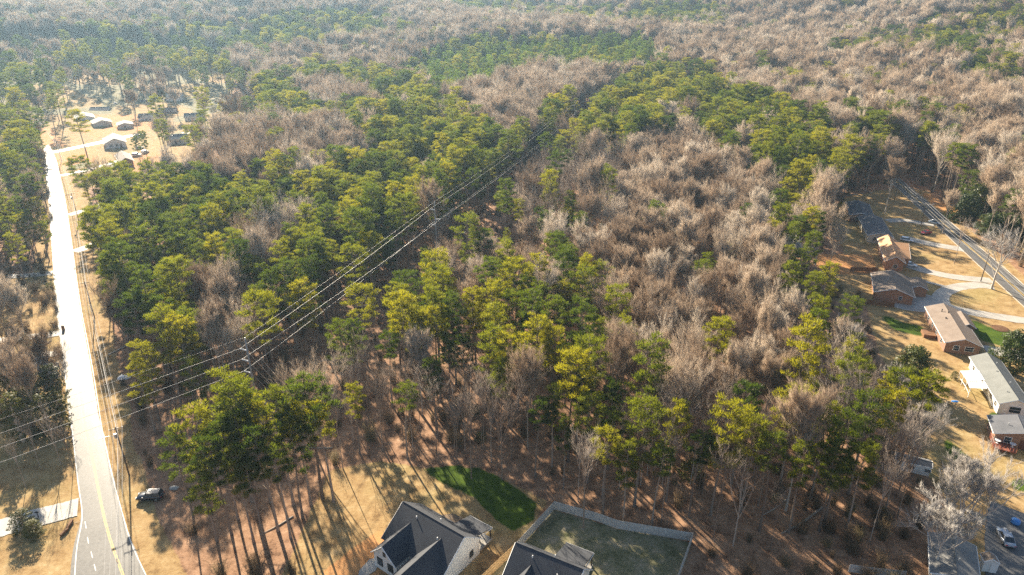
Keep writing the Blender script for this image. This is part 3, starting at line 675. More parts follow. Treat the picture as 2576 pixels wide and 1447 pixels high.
    def wing(s, u0, u1, v0, v1, eave, ridge, axis, wall, roof, name='wing'):
        """lower gabled wing; its ridge runs along 'u' or 'v'"""
        P = s.P; mb = MB(); o = .35; pr = [P(u0 + o, v0 + o), P(u1 - o, v0 + o), P(u1 - o, v1 - o), P(u0 + o, v1 - o)]; n0 = 0
        if axis == 'v': r0, r1 = P((u0 + u1) / 2, v0 + o, ridge - .25), P((u0 + u1) / 2, v1 - o, ridge - .25); fs = ((0, 1, 5, 8, 4), (2, 3, 7, 9, 6), (1, 2, 6, 5), (3, 0, 4, 7), (4, 8, 9, 7), (5, 6, 9, 8))
        else: r0, r1 = P(u0 + o, (v0 + v1) / 2, ridge - .25), P(u1 - o, (v0 + v1) / 2, ridge - .25); fs = ((0, 1, 5, 4), (2, 3, 7, 6), (1, 2, 6, 9, 5), (3, 0, 4, 8, 7), (4, 5, 9, 8), (6, 7, 8, 9))
        mb.v = [(p.x, p.y, -.1) for p in pr] + [(p.x, p.y, eave - .06) for p in pr] + [tuple(r0), tuple(r1)]; mb.f = list(fs); w_ = mb.build(name, M[wall], s.root)
        mb = MB()
        if axis == 'v':
            m_ = (u0 + u1) / 2; mb.slab([P(u0, v0, eave), P(m_, v0, ridge), P(m_, v1, ridge), P(u0, v1, eave)], .14); mb.slab([P(u1, v0, eave), P(m_, v0, ridge), P(m_, v1, ridge), P(u1, v1, eave)], .14)
            ends = [[P(u0, v, eave), P(m_, v, ridge), P(u1, v, eave)] for v in (v0 - .03, v1 + .03)]
        else:
            m_ = (v0 + v1) / 2; mb.slab([P(u0, v0, eave), P(u0, m_, ridge), P(u1, m_, ridge), P(u1, v0, eave)], .14); mb.slab([P(u0, v1, eave), P(u0, m_, ridge), P(u1, m_, ridge), P(u1, v1, eave)], .14)
            ends = [[P(u, v0, eave), P(u, m_, ridge), P(u, v1, eave)] for u in (u0 - .03, u1 + .03)]
        r_ = mb.build('wing_roof', M[roof], w_)
        for e in ends:
            tb = MB(); tb.tube([e[0] - Vector((0, 0, .08)), e[1] - Vector((0, 0, .08)), e[2] - Vector((0, 0, .08))], .085, 4); tb.build('bargeboard', s.trim, w_)
        FOOT.append([tuple(P(u0 - 1, v0 - 1)[:2]), tuple(P(u1 + 1, v0 - 1)[:2]), tuple(P(u1 + 1, v1 + 1)[:2]), tuple(P(u0 - 1, v1 + 1)[:2])])
        return w_

# --- right-hand row along the street, far to near
h1 = House('ranch_house', 'far dark roofed ranch house under bare trees at the street bend', (2127, 508), (2137, 541), (2199, 544), 2.8, 1.2, 'brick', 'roof_slate'); h1.window('b', 2.5); h1.window('b', 6); h1.vent(9, 3)
h2 = House('ranch_house', 'dark roofed ranch house behind the tan roofed one', (2158, 544), (2182, 592), (2242, 588), 2.9, 1.4, 'siding_cream', 'roof_slate'); h2.window('b', 2.4); h2.window('a', 5); h2.window('a', 9); h2.door('a', 12); h2.vent(6, 3.5); h2.vent(13, 7)
h3 = House('brick_house', 'orange brick house with bright tan stepped roof', (2207, 600), (2226, 657), (2278, 661), 3.2, 2.0, 'brick_or', 'roof_tan')
for u in (4, 8, 12, 17): h3.window('a', u)
h3.window('b', 3); h3.vent(3, 4.5); h3.vent(7, 3, .35)
h3.wing(h3.L * .42, h3.L * .76, h3.w - 3, h3.w + 2.2, 3.0, 4.6, 'v', 'brick_or', 'roof_tan', 'porch_wing'); h3.wing(h3.L * .08, h3.L * .38, h3.w - 3, h3.w + 3.0, 3.0, 4.4, 'v', 'brick_or', 'roof_tan', 'garage_wing')
h4 = House('brick_house', 'brick ranch with wide grey brown roof beside the circular drive', (2191, 686), (2199, 734), (2303, 750), 2.8, 1.9, 'brick_or', 'roof_brown')
h4.window('b', h4.w * .62, 1.2, .8, 1.1); h4.window('a', 5); h4.window('a', 10); h4.door('a', 14); h4.wing(.5, 8, h4.w - .6, h4.w + 4.5, 2.7, 3.7, 'u', 'brick_or', 'roof_brown', 'carport'); h4.vent(8, 4)
h5 = House('brick_house', 'brick ranch with sunlit brown roof and open end porch', (2326, 771), (2377, 862), (2472, 871), 2.9, 1.7, 'brick', 'roof_brown')
for u in (4, 8.5, 13, 18): h5.window('a', u, 1.0, 1.2, 1.2)
h5.vent(5, 3.0, .7, .12, 'black'); h5.vent(6.5, 4.2, .4, .12, 'black'); h5.vent(9.5, 3, .3, .15, 'black'); h5.window('b', 5.6, 1.0, 1.9, 1.2); h5.window('b', 2.6, .9, 1.3, 1.3); h5.wing(2.5, 11, h5.w - 2.5, h5.w + 1.6, 2.8, 3.9, 'u', 'brick', 'roof_brown', 'front_wing')
h6 = House('ranch_house', 'white ranch house with grey green roof and metal patio cover', (2438, 897), (2512, 1016), (2604, 1030), 2.8, 1.7, 'siding', 'roof_grey')
for u in (3, 13, 16, 19): h6.window('a', u)
h6.window('b', 3.2, .8, 2.2, 1.5); h6.vent(5, 4.2, .4); h6.vent(9, 3.0, .3); h6.vent(14, 4.3, .4); h6.vent(18, 2.5, .35)
h7 = House('ranch_house', 'grey roofed house with dark red deck at the right edge', (2483, 1044), (2500, 1090), (2640, 1100), 2.8, 1.5, 'brick', 'roof_slate'); h7.window('a', 2); h7.window('b', 2.4, .9, 1.2, 1.4); h7.door('b', 5.2)
h7.wing(h7.L - 1, h7.L + 8, 8.0, 17.0, 2.8, 4.3, 'v', 'siding', 'roof_brown', 'rear_wing'); h7.vent(4, 3)
h8 = House('low_house', 'low pale grey roofed house behind the white bare tree', (2335, 1338), (2340, 1440), (2465, 1444), 2.7, .9, 'siding', 'roof_pale'); h8.window('a', 3); h8.vent(6, 4)
h9 = House('shed', 'small white backyard shed half hidden under pines', (2254, 1156), (2346, 1178), (2350, 1160), 2.3, .5, 'siding', 'roof_slate', .2, None, None, 'shed'); h9.window('a', 2.6, 1.0, 1.4, .6); h9.window('a', 5.6, 1.0, 1.0, .6)
h10 = House('small_shed', 'small brown roofed shed with white front by the apron', (2466, 1392), (2476, 1412), (2512, 1412), 2.3, .7, 'siding', 'roof_brown', .2, None, None, 'shed'); h10.door('b', 1.6, .9, 1.9, 'trim')
# --- upper-left neighbourhood
hl1 = House('white_house', 'white gabled house on the side street by the tall pines', (258, 348), (261, 363), (318, 358), 3.0, 2.6, 'siding', 'roof_pale'); hl1.window('b', 3); hl1.window('b', 6); hl1.door('b', 8)
hl2 = House('brick_bungalow', 'brown roofed brick bungalow facing the first driveway', (288, 390), (299, 409), (334, 400), 3.0, 2.0, 'brick', 'roof_brown'); hl2.window('b', 2.5); hl2.window('a', 4); hl2.window('a', 8)
hl3 = House('white_roofed_house', 'glaring white roofed house nearest the road bend', (185, 291), (190, 300), (240, 297), 3.0, 2.0, 'siding', 'roof_pale'); hl3.window('a', 5); hl3.window('a', 10); hl3.door('b', 4)
hl4 = House('long_pale_house', 'long pale house with dark side wall in the golden yard', (226, 304), (234, 312), (284, 308), 3.0, 1.8, 'siding_cream', 'roof_grey'); hl4.window('a', 5); hl4.window('a', 11)
hl5 = House('white_cottage', 'small white cottage across the golden lawn', (272, 260), (275, 267), (308, 265), 3.0, 1.8, 'siding', 'roof_pale'); hl5.window('b', 3); hl5.door('b', 5.5)
hl6 = House('far_low_building', 'long low far building with orange tinted roof', (452, 240), (453, 248), (545, 251), 3.2, 1.4, 'brick', 'roof_tan'); hl6.window('b', 6); hl6.window('b', 14)
hl7 = House('blue_grey_house', 'blue grey roofed house half hidden at the far fence', (168, 236), (170, 242), (206, 240), 3.0, 1.8, 'siding', 'roof_slate'); hl7.window('b', 4)
hl8 = House('grey_garage', 'grey roofed garage next to the parked cars', (292, 309), (294, 316), (335, 312), 2.8, 1.2, 'siding_cream', 'roof_grey'); hl8.window('b', 4)
far_specs = [((64, 143), 13, .3, 'roof_pale', 'far bright roofed house in the hazy left distance'), ((105, 128), 14, -.2, 'roof_pale', 'hazy white house behind the leftmost tall pines'), ((345, 96), 18, .1, 'roof_pale', 'far white roof glinting above the hazy woods'), ((430, 100), 16, .2, 'roof_pale', 'far pale house beyond the suburban pines'), ((250, 178), 15, .3, 'roof_pale', 'far house among the suburban shade trees'),
             ((300, 152), 15, 0, 'roof_grey', 'grey roofed far house amid pale trees'), ((1310, 52), 26, .1, 'roof_pale', 'large far white building above the pine plantation'), ((2560, 222), 14, .4, 'roof_tan', 'tan roofed house glimpsed in the right bare woods'), ((2165, 12), 14, .2, 'roof_tan', 'pale house on the far right skyline ridge'), ((2120, 325), 15, .2, 'roof_grey', 'grey roof glimpsed among bare trees near the street'), ((2090, 420), 12, .1, 'roof_grey', 'grey roof between pines beyond the street bend'), ((490, 478), 12, .2, 'roof_pale', 'pale roof glinting through trees behind the roadside pines'), ((1440, 145), 16, 0, 'roof_pale', 'white roof glinting left of the pine plantation'), ((415, 245), 12, .2, 'roof_grey', 'grey peaked house behind the side street trees'), ((600, 60), 16, .2, 'roof_pale', 'faint far roof in the hazy upper woods')]
for (p, L_, rot, roof, lab) in far_specs:
    gx, gy = un_hill(*p, 3.0); gz = float(terrain(gx, gy)); d = (math.cos(rot), math.sin(rot)); n_ = (-d[1], d[0])
    f = House('far_house', lab, (gx, gy), (gx + d[0] * L_, gy + d[1] * L_), (gx + d[0] * L_ + n_[0] * 9, gy + d[1] * L_ + n_[1] * 9), 3.0, 2.0, 'siding', roof, .4, 'far houses', None, 'house', 0, False)
    f.root.location.z = 0
    for ch in f.root.children: ch.location.z = gz
    f.window('a', 3); f.window('a', 7); f.door('a', 5)
    for ch in f.root.children: ch.location.z = gz

sub_specs = [((148, 268), 14, .1, 'roof_brown', 'brick', 'brown roofed brick house by the road bend wires'), ((222, 280), 13, .1, 'roof_slate', 'siding', 'slate roofed house behind the pale roofed pair'), ((345, 297), 12, .2, 'roof_brown', 'siding', 'brown roofed house right of the grey garage'), ((462, 296), 13, .3, 'roof_grey', 'siding', 'grey roofed house above the far side street end'), ((415, 352), 12, .3, 'roof_pale', 'siding_cream', 'pale roofed house below the side street'), ((70, 205), 15, .25, 'roof_grey', 'brick', 'grey roofed brick house left of the road bend pines'), ((112, 182), 13, -.2, 'roof_brown', 'siding', 'brown roofed house behind the road bend'), ((215, 205), 14, .15, 'roof_slate', 'siding', 'slate roofed house above the long shaded fence'), ((352, 262), 12, .3, 'roof_slate', 'siding_cream', 'slate roofed house under the big shade tree'), ((395, 282), 12, .2, 'roof_brown', 'brick', 'brown roofed house by the side street trees'), ((335, 210), 15, .1, 'roof_brown', 'siding', 'brown roofed house beyond the white cottage'), ((395, 185), 15, .2, 'roof_grey', 'siding', 'grey roofed house in the upper suburb trees'), ((150, 155), 14, .1, 'roof_grey', 'siding', 'small grey house in the hazy far yards'), ((475, 330), 10, .25, 'roof_slate', 'siding_cream', 'dark roofed outbuilding below the side street'), ((365, 435), 12, -.35, 'roof_brown', 'brick', 'brown roofed house behind the bungalow pines'), ((30, 182), 14, .2, 'roof_brown', 'brick', 'brown roofed house at the upper left edge')]
for (p, L_, rot, roof, wl_, lab) in sub_specs:
    gx, gy = un(*p, 3.0); d = (math.cos(rot), math.sin(rot)); n_ = (-d[1], d[0])
    f = House('suburb_house', lab, (gx, gy), (gx + d[0] * L_, gy + d[1] * L_), (gx + d[0] * L_ + n_[0] * 9, gy + d[1] * L_ + n_[1] * 9), 3.0, 2.1, wl_, roof, .4, 'houses of the upper left suburb', None, 'house', 0, False)
    f.window('a', 2.5); f.window('a', 7.5); f.door('a', 5); f.vent(4, 3)
# --- the two new houses at the bottom
def new_house(label, O, R2, halfb, halff, ridge, eave, wall, gables, porch):
    """main gable between ground points O (near gable end) and R2 with steep front cross gables"""
    O = Vector((*O, 0)); ax = (Vector((*R2, 0)) - O); L = ax.length; ax.normalize(); n = Vector((-ax.y, ax.x, 0))
    if n.y > 0: n = -n
    root = thing('new_house', label, 'house', tuple(O + ax * L / 2))
    def P(u, v, z=0.0): p = O + ax * u + n * v; return Vector((p.x, p.y, z))
    sl_f = (ridge - eave) / halff; sl_b = (ridge - eave) / halfb; o = .4
    mb = MB(); f = [P(o, -halfb + o), P(L - o, -halfb + o), P(L - o, halff - o), P(o, halff - o)]; ze = eave - .05; zr = ridge - .35
    mb.v = [(p.x, p.y, -.1) for p in f] + [(f[0].x, f[0].y, eave), (f[1].x, f[1].y, eave), (f[2].x, f[2].y, eave), (f[3].x, f[3].y, eave)] + [tuple(P(o, 0, zr)), tuple(P(L - o, 0, zr))]
    mb.f = [(1, 0, 4, 5), (3, 2, 6, 7), (2, 1, 5, 9, 6), (0, 3, 7, 8, 4), (5, 4, 8, 9), (7, 6, 9, 8)]
    mb.build('wall', M[wall], root)
    mb = MB(); mb.slab([P(0, 0, ridge), P(L, 0, ridge), P(L, halff, eave), P(0, halff, eave)], .16); mb.slab([P(0, 0, ridge), P(L, 0, ridge), P(L, -halfb, eave), P(0, -halfb, eave)], .16)
    roof = mb.build('roof', M['roof_dark'], root)
    rc = MB(); rc.tube([P(.02, 0, ridge), P(L - .02, 0, ridge)], .08, 6); rc.build('ridge_cap', M['roof_dark'], roof)
    for e in (-.03, L + .03):
        t = MB(); t.tube([P(e, -halfb, eave - .1), P(e, 0, ridge - .1)], .1, 4); t.tube([P(e, 0, ridge - .1), P(e, halff, eave - .1)], .1, 4); t.build('bargeboard', M['trim'], roof)
    for (u, hw, v1, zr2, ev2) in gables:                    # front cross gables: ridge at u, half width hw, front at v1
        v0 = (ridge - zr2) / sl_f; g = MB()
        w0, w1 = u - hw + .3, u + hw - .3; zt = zr2 - .3
        fr = [P(w0, v0 + 1, -.1), P(w1, v0 + 1, -.1), P(w1, v1 - .35, -.1), P(w0, v1 - .35, -.1), P(w0, v0 + 1, ev2), P(w1, v0 + 1, ev2), P(w1, v1 - .35, ev2), P(w0, v1 - .35, ev2), P(u, v0 + 1, zt), P(u, v1 - .35, zt)]
        g.v = [tuple(p) for p in fr]; g.f = [(0, 1, 5, 8, 4), (2, 3, 7, 9, 6), (1, 2, 6, 5), (3, 0, 4, 7), (4, 8, 9, 7), (5, 6, 9, 8)]
        gw = g.build('front_gable', M[wall], root)
        g = MB()
        for sgn in (-1, 1):
            vb = (ridge - ev2) / sl_f
            g.slab([P(u, v0, zr2), P(u, v1, zr2), P(u + sgn * hw, v1, ev2), P(u + sgn * hw, vb, ev2)], .15)
        g.build('gable_roof', M['roof_dark'], gw)
        t = MB(); e = v1 + .03; t.tube([P(u - hw, e, ev2 - .1), P(u, e, zr2 - .1)], .1, 4); t.tube([P(u, e, zr2 - .1), P(u + hw, e, ev2 - .1)], .1, 4); t.build('bargeboard', M['trim'], gw)
        for du in (-1.2, 1.2):
            fr = MB(); fr.box(P(u + du, v1 - .32, .9), .62, .06, 1.65, ax); w_ = fr.build('window', M['black'], gw); gl = MB(); gl.box(P(u + du, v1 - .26, 1.0), .52, .03, 1.45, ax); gl.build('pane', M['glass'], w_)
        wv = MB(); wv.box(P(u, v1 - .32, ev2 + .3), .3, .05, .9, ax); wv.build('gable_vent', M['black'], gw)
    for (u, v) in ((L * .45, -1.2), (L * .3, 2.0), (L * .22, 3.0), (L * .7, 1.0)):
        z = ridge - abs(v) * (sl_f if v > 0 else sl_b); t = MB(); t.tube([P(u, v, z - .2), P(u, v, z + .45)], .09, 8); t.build('roof_vent', M['trim'], roof)
    if porch:
        u0, u1, depth, zl = porch; b0 = -halfb
        t = MB(); t.slab([P(u0, b0 + .9, eave + .9 * sl_b + .05), P(u1, b0 + .9, eave + .9 * sl_b + .05), P(u1, b0 - depth, zl), P(u0, b0 - depth, zl)], .15)
        pr = t.build('porch_roof', M['roof_dark'], root); t = MB(); t.tube([P(u0, b0 - depth - .03, zl - .08), P(u1, b0 - depth - .03, zl - .08)], .08, 5); t.tube([P(u0 - .03, b0, eave - .1), P(u0 - .03, b0 - depth, zl - .08)], .08, 5); t.build('gutter', M['trim'], pr)
        for u in (u0 + .2, (u0 + u1) / 2, u1 - .2): t = MB(); t.box(P(u, b0 - depth + .25, 0), .1, .1, zl - .1, ax); t.build('porch_post', M['darkpost'], root)
        t = MB(); t.prism([tuple(P(u0, b0 + .3)[:2]), tuple(P(u1, b0 + .3)[:2]), tuple(P(u1, b0 - depth)[:2]), tuple(P(u0, b0 - depth)[:2])], -.05, .25); t.build('porch_floor', M['concrete'], root)
        t = MB(); t.box(P(u0 + 1.6, b0 + .42, .3), .8, .06, 2.1, ax); t.build('patio_door', M['glass'], root)
    for u in (L * .3, L * .6): t = MB(); t.box(P(u, -halfb + .38, 1.0), .6, .05, 1.4, ax); t.build('window', M['glass'], root)
    for v in (-2.0, ):
        t = MB(); t.box(P(.37, v, 1.0), .05, .5, 1.4, ax); t.build('window', M['glass'], root)
    FOOT.append([tuple(P(-2, -halfb - 5)[:2]), tuple(P(L + 2, -halfb - 5)[:2]), tuple(P(L + 2, halff + 9)[:2]), tuple(P(-2, halff + 9)[:2])])
    return root, P
nh1, NP1 = new_house('white new house with charcoal gable roofs below the green lawn', (-7.7, 84.0), (-18.9, 92.2), 4.6, 5.6, 7.3, 3.3, 'siding', [(10.3, 2.9, 8.6, 6.0, 3.2), (3.6, 3.2, 11.5, 6.2, 3.2)], (.6, 5.6, 3.4, 2.7))
nh2, NP2 = new_house('charcoal roofed new house inside the wooden fenced yard', (11.0, 77.4), (.6, 82.9), 4.2, 6.0, 7.2, 3.2, 'siding', [(8.0, 2.9, 9.6, 6.0, 3.1), (2.2, 3.0, 10.5, 6.0, 3.1)], (1.2, 6.2, 3.6, 2.9))
t = MB(); p0 = NP1(-.9, 3.6); t.tube([p0, p0 + Vector((0, 0, .75))], [.42, .36], 12); t.tube([p0 + Vector((0, 0, .75)), p0 + Vector((0, 0, .82))], [.3, .12], 12)
tag(t.build('air_conditioner', M['steel']), 'round grey air conditioner unit beside the white house wall', 'air conditioner')

# --- wooden privacy fence round the yard, one panel at a time
fence = thing('wooden_fence', 'weathered wooden board fence around the backyard', 'fence', (*FENCE[2], 0))
def plank_panel(A, B, h, mat, parent, name='panel'):
    A = Vector((*A, 0)); B = Vector((*B, 0)); d = (B - A); L_ = d.length; d.normalize(); n = Vector((-d.y, d.x, 0)); mb = MB(); k = max(3, int(L_ / .15)); rs = random.Random(int(A.x * 100))
    for i in range(k):
        c = A + d * (L_ * (i + .5) / k) + n * (.012 if i % 2 else 0); mb.box(c + Vector((0, 0, .03)), L_ / k * .47, .011, h + rs.uniform(-.02, .02), d)
    p = mb.build(name, mat, parent)
    r = MB()
    for z in (.35, 1.0, 1.6): r.box(A + d * L_ / 2 + n * -.045 + Vector((0, 0, z * h / 1.9)), L_ / 2, .03, .09, d)
    r.build('rail', mat, p); return p
acc = 0
for i, (a, b_) in enumerate(zip(FENCE[:-1], FENCE[1:])):
    L_ = math.dist(a, b_); k = max(1, round(L_ / 2.4)); mt = M['wood_new'] if i == 0 else M['wood_grey']
    for j in range(k):
        pa = (a[0] + (b_[0] - a[0]) * j / k, a[1] + (b_[1] - a[1]) * j / k); pb = (a[0] + (b_[0] - a[0]) * (j + 1) / k, a[1] + (b_[1] - a[1]) * (j + 1) / k)
        plank_panel(pa, pb, 1.95, mt, fence); t = MB(); t.box(Vector((*pa, 0)), .05, .05, 2.02); t.build('post', mt, fence)
def fence_line(name, label, pts, h, mat, cat='fence', zt=None):
    P = [un(*p, h if zt is None else zt) for p in pts]; f = thing(name, label, cat, (*P[0], 0))
    for a, b_ in zip(P[:-1], P[1:]):
        L_ = math.dist(a, b_); k = max(1, round(L_ / 2.6))
        for j in range(k):
            plank_panel((a[0] + (b_[0] - a[0]) * j / k, a[1] + (b_[1] - a[1]) * j / k), (a[0] + (b_[0] - a[0]) * (j + 1) / k, a[1] + (b_[1] - a[1]) * (j + 1) / k), h, mat, f)
    return f
fence_line('brown_fence', 'brown board fence beside the brick ranch backyard', [(2168, 752), (2252, 762)], 1.6, M['wood_brown'])
fence_line('brick_coloured_fence', 'orange board fence behind the tan roofed house', [(2140, 672), (2210, 674)], 1.6, M['wood_brown'])
fence_line('yellow_fence', 'short yellow board fence under the dark evergreen bushes', [(2523, 586), (2562, 610)], 1.5, M['wood_new'])
fence_line('far_blue_fence', 'long shaded fence across the far golden lawn', [(195, 240), (330, 243)], 2.0, M['wood_grey'])
fence_line('dark_fence', 'dark board fence along the lower right brush', [(2138, 1420), (2210, 1430), (2282, 1437)], 1.7, M['wood_grey'])

# ---------------------------------------------------------------- vehicles
def paint(name, col): return flat(name, col, .28, .1, .5, .6)
def car(label, pos, heading, col, L_=4.7, W_=1.86, Hh=1.5, kind='sedan', cat='car', name='parked_car'):
    """heading: direction of the nose in plan (radians from +X)"""
    ca, sa = math.cos(heading), math.sin(heading)
    root = thing(name, label, cat, (pos[0], pos[1], .03)); root.rotation_euler = (0, 0, heading)
    pm = paint(name + '_paint', col)
    def loc(mb, nm, mat, parent, smooth=False):
        o = bpy.data.objects.new(nm, mb.mesh(nm, mat, smooth)); COL.objects.link(o); o.parent = parent; return o
    hl, hw = L_ / 2, W_ / 2
    belt = .62 * Hh if kind != 'suv' else .60 * Hh
    # body: stations (x, half width, bottom, top)
    st = [(-hl, hw * .80, .42, belt * .86), (-hl + .12, hw * .93, .30, belt * .97), (-hl * .55, hw, .22, belt), (0, hw, .20, belt), (hl * .35, hw, .20, belt * .99), (hl * .72, hw * .98, .22, belt * .90), (hl - .15, hw * .90, .30, belt * .78), (hl, hw * .74, .40, belt * .64)]
    mb = MB(); rings = []
    for (x, w, zb, zt) in st:
        prof = [(-w * .86, zb), (-w, zb + .14), (-w, zt - .16), (-w * .90, zt), (w * .90, zt), (w, zt - .16), (w, zb + .14), (w * .86, zb)]
        rings.append([len(mb.v) + i for i in range(8)]); mb.v += [(x, y, z) for y, z in prof]
    for a, b_ in zip(rings[:-1], rings[1:]):
        for i in range(8): j = (i + 1) % 8; mb.f.append((a[i], b_[i], b_[j], a[j]))
    mb.f.append(tuple(rings[0])); mb.f.append(tuple(rings[-1][::-1])); body = loc(mb, 'body', pm, root, True)
    # cabin: roof + pillars in paint, glazing as separate panes
    if kind == 'suv': x0, x1, x2, x3 = -hl * .93, -hl * .80, hl * .12, hl * .42
    else: x0, x1, x2, x3 = -hl * .74, -hl * .38, hl * .10, hl * .46
    zb, zt = belt - .04, Hh; wb, wt = hw * .92, hw * .74
    mb = MB(); mb.slab([(x1, -wt, zt), (x2, -wt, zt), (x2, wt, zt), (x1, wt, zt)], .06); mb.slab([(x1 + .2, -wt * .8, zt + .03), (x2 - .2, -wt * .8, zt + .03), (x2 - .2, wt * .8, zt + .03), (x1 + .2, wt * .8, zt + .03)], .04)
    for sg in (-1, 1):
        for a, b_ in (((x0, zb), (x1, zt - .03)), ((x3, zb), (x2, zt - .03)), (((x0 + x3) / 2 - .1, zb), ((x1 + x2) / 2 - .1, zt - .03))):
            mb.tube([(a[0], sg * wb, a[1]), (b_[0], sg * wt, b_[1])], .05, 4)
    loc(mb, 'roof', pm, root)
    g = M['glass']
    loc(MB().poly([(x3, -wb * .97, zb), (x3, wb * .97, zb), (x2, wt * .96, zt - .06), (x2, -wt * .96, zt - .06)]), 'windscreen', g, root)
    loc(MB().poly([(x0, wb * .97, zb), (x0, -wb * .97, zb), (x1, -wt * .96, zt - .06), (x1, wt * .96, zt - .06)]), 'rear_window', g, root)
    for sg in (-1, 1):
        q = [(x0 + .05, sg * wb * .985, zb), (x3 - .05, sg * wb * .985, zb), (x2, sg * wt * .99, zt - .07), (x1, sg * wt * .99, zt - .07)]
        loc(MB().poly(q if sg < 0 else q[::-1]), 'side_window', g, root)
        loc(MB().box((x3 - .1, sg * (hw + .08), belt - .02), .08, .09, .13), 'mirror', pm, root)
        loc(MB().box((hl - .12, sg * hw * .62, belt * .66), .10, hw * .22, .13), 'headlight', M['lamp_glass'], root)
        loc(MB().box((-hl + .05, sg * hw * .68, belt * .70), .07, hw * .18, .16), 'tail_light', M['tail'], root)
        for x in (-hl * .60, hl * .60):
            y = sg * (hw - .10); r = .34
            w = loc(MB().tube([(x, y - .11, r - .03), (x, y + .11, r - .03)], r, 14), 'wheel', M['rubber'], root)
            loc(MB().tube([(x, y - .115 if sg < 0 else y + .05, r - .03), (x, y - .05 if sg < 0 else y + .115, r - .03)], .21, 10), 'rim', M['rim'], w)
    for x in (hl - .02, -hl + .02): loc(MB().box((x, 0, .34), .05, hw * .78, .16), 'bumper', M['black'], root)
    return root
car('dark blue black SUV parked on the shaded dirt lane', un(379, 1254), math.radians(184), (.012, .02, .035), 4.7, 1.95, 1.72, 'suv')
car('red car parked on the lawn near the street', un(2329, 588), math.radians(200), (.45, .01, .02), 4.5, 1.85, 1.35)
car('white car with dark hood at the tan roofed house', un(2281, 607), math.radians(-30), (.75, .76, .78), 4.7, 1.85, 1.5, 'suv')
car('white sedan parked below the tan roofed house', un(2288, 669), math.radians(-28), (.78, .78, .78), 4.6, 1.82, 1.45)
car('light blue car driving on the right street', un(2351, 563), math.radians(-54), (.40, .46, .52), 4.6, 1.82, 1.45, 'sedan', 'car', 'moving_car')
car('silver car parked on the lower right apron', un(2528, 1358), math.radians(75), (.32, .36, .42), 4.6, 1.85, 1.48)
car('black car in the end carport of the white ranch', un(2560, 1040), math.radians(-20), (.02, .02, .025), 4.5, 1.8, 1.45)
car('white van parked beside the grey garage', un(345, 393), math.radians(10), (.75, .75, .74), 5.2, 2.0, 1.9, 'suv', 'van', 'parked_van')
car('white pickup coloured car in the far garage yard', un(366, 385), math.radians(80), (.7, .7, .7), 4.8, 1.9, 1.6, 'suv')
car('dark car among the cluttered yard by the garage', un(352, 374), math.radians(30), (.05, .05, .06), 4.6, 1.85, 1.45)
car('dark car parked at the white cottage', un(300, 279), math.radians(160), (.04, .04, .05), 4.7, 1.9, 1.6, 'suv')
car('white car behind the far low building', un(470, 224), math.radians(10), (.75, .75, .74), 4.6, 1.8, 1.45)
car('grey car behind the far low building', un(492, 218), math.radians(15), (.3, .3, .32), 4.6, 1.8, 1.45)
car('pale car on the first driveway by the bungalow', un(318, 397), math.radians(20), (.7, .7, .68), 4.6, 1.8, 1.45)

# ---------------------------------------------------------------- power line
PB = {'p1': un(616.6, 853, 26), 'p2': un(1093, 510, 26), 'p3': un(1447, 255, 26)}
p1, p2, p3 = (Vector((*PB[k], 0)) for k in ('p1', 'p2', 'p3'))
ldir = (p3 - p1).normalized(); lnr = Vector((ldir.y, -ldir.x, 0))           # lnr: right of the line seen from the camera
p4 = p3 + ldir * 190; q_ = un(0, 1122, 21); p0 = p1 + (Vector((*q_, 0)) - p1) * 2.3
def line_pole(label, P, arms):
    r = thing('transmission_pole', label, 'utility pole', tuple(P), 'transmission poles'); m = MB(); m.tube([P + Vector((0, 0, -.3)), P + Vector((0, 0, 13)), P + Vector((0, 0, 26))], [.26, .22, .15], 10); m.build('pole', M['polesteel'], r, True); tips = []
    for z, sg, off in arms:
        a = P + Vector((0, 0, z)); e = a + lnr * sg * 1.7 + Vector((0, 0, .15)); m = MB(); m.tube([a, e], [.14, .09], 7); ar = m.build('insulator_arm', M['white_metal'], r); tips.append(e)
        m = MB()
        for k in range(5): c = a + (e - a) * (.35 + .13 * k); m.tube([c, c + (e - a).normalized() * .05], .17, 8)
        m.build('insulator_disc', M['steel'], ar)
    m = MB(); m.tube([P + Vector((0, 0, 26)), P + Vector((0, 0, 26.35))], .08, 6); m.build('pole_cap', M['white_metal'], r); tips.append(P + Vector((0, 0, 26.35)))
    return tips
TI = {}
TI[1] = line_pole('near power line pole with three white insulator arms and guy wires', p1, [(23.4, -1, 0), (21.0, -1, 0), (18.3, -1, 0)])
TI[2] = line_pole('middle power line pole standing in the forest corridor', p2, [(23.6, -1, 0), (20.6, 1, 0), (18.6, -1, 0)])
TI[3] = line_pole('far power line pole at the corridor end among reddish trees', p3, [(23.6, -1, 0), (20.6, 1, 0), (18.6, -1, 0)])
TI[4] = [p4 + Vector((0, 0, z)) - lnr * 1.2 for z in (23.6, 20.6, 18.6, 26.3)]
TI[0] = [p0 + Vector((0, 0, z)) for z in (23.0, 20.4, 17.8, 25.8)]
line_pole_m = MB()
def wire(name, label, a, b_, sag, r, mat, cat='wire', group=None, n=26):
    pts = []
    for i in range(n + 1):
        t = i / n; p = a + (b_ - a) * t; pts.append(Vector((p.x, p.y, p.z - sag * 4 * t * (1 - t))))
    m = MB(); m.tube(pts, r, 5); o = m.build(name, mat); tag(o, label, cat, group); return o
spans = [(0, 1, .6, 'crossing the road from the near pole'), (1, 2, .7, 'between the near and middle poles'), (2, 3, 2.0, 'between the middle and far poles')]
posn = ['upper', 'middle', 'lower', 'shield']
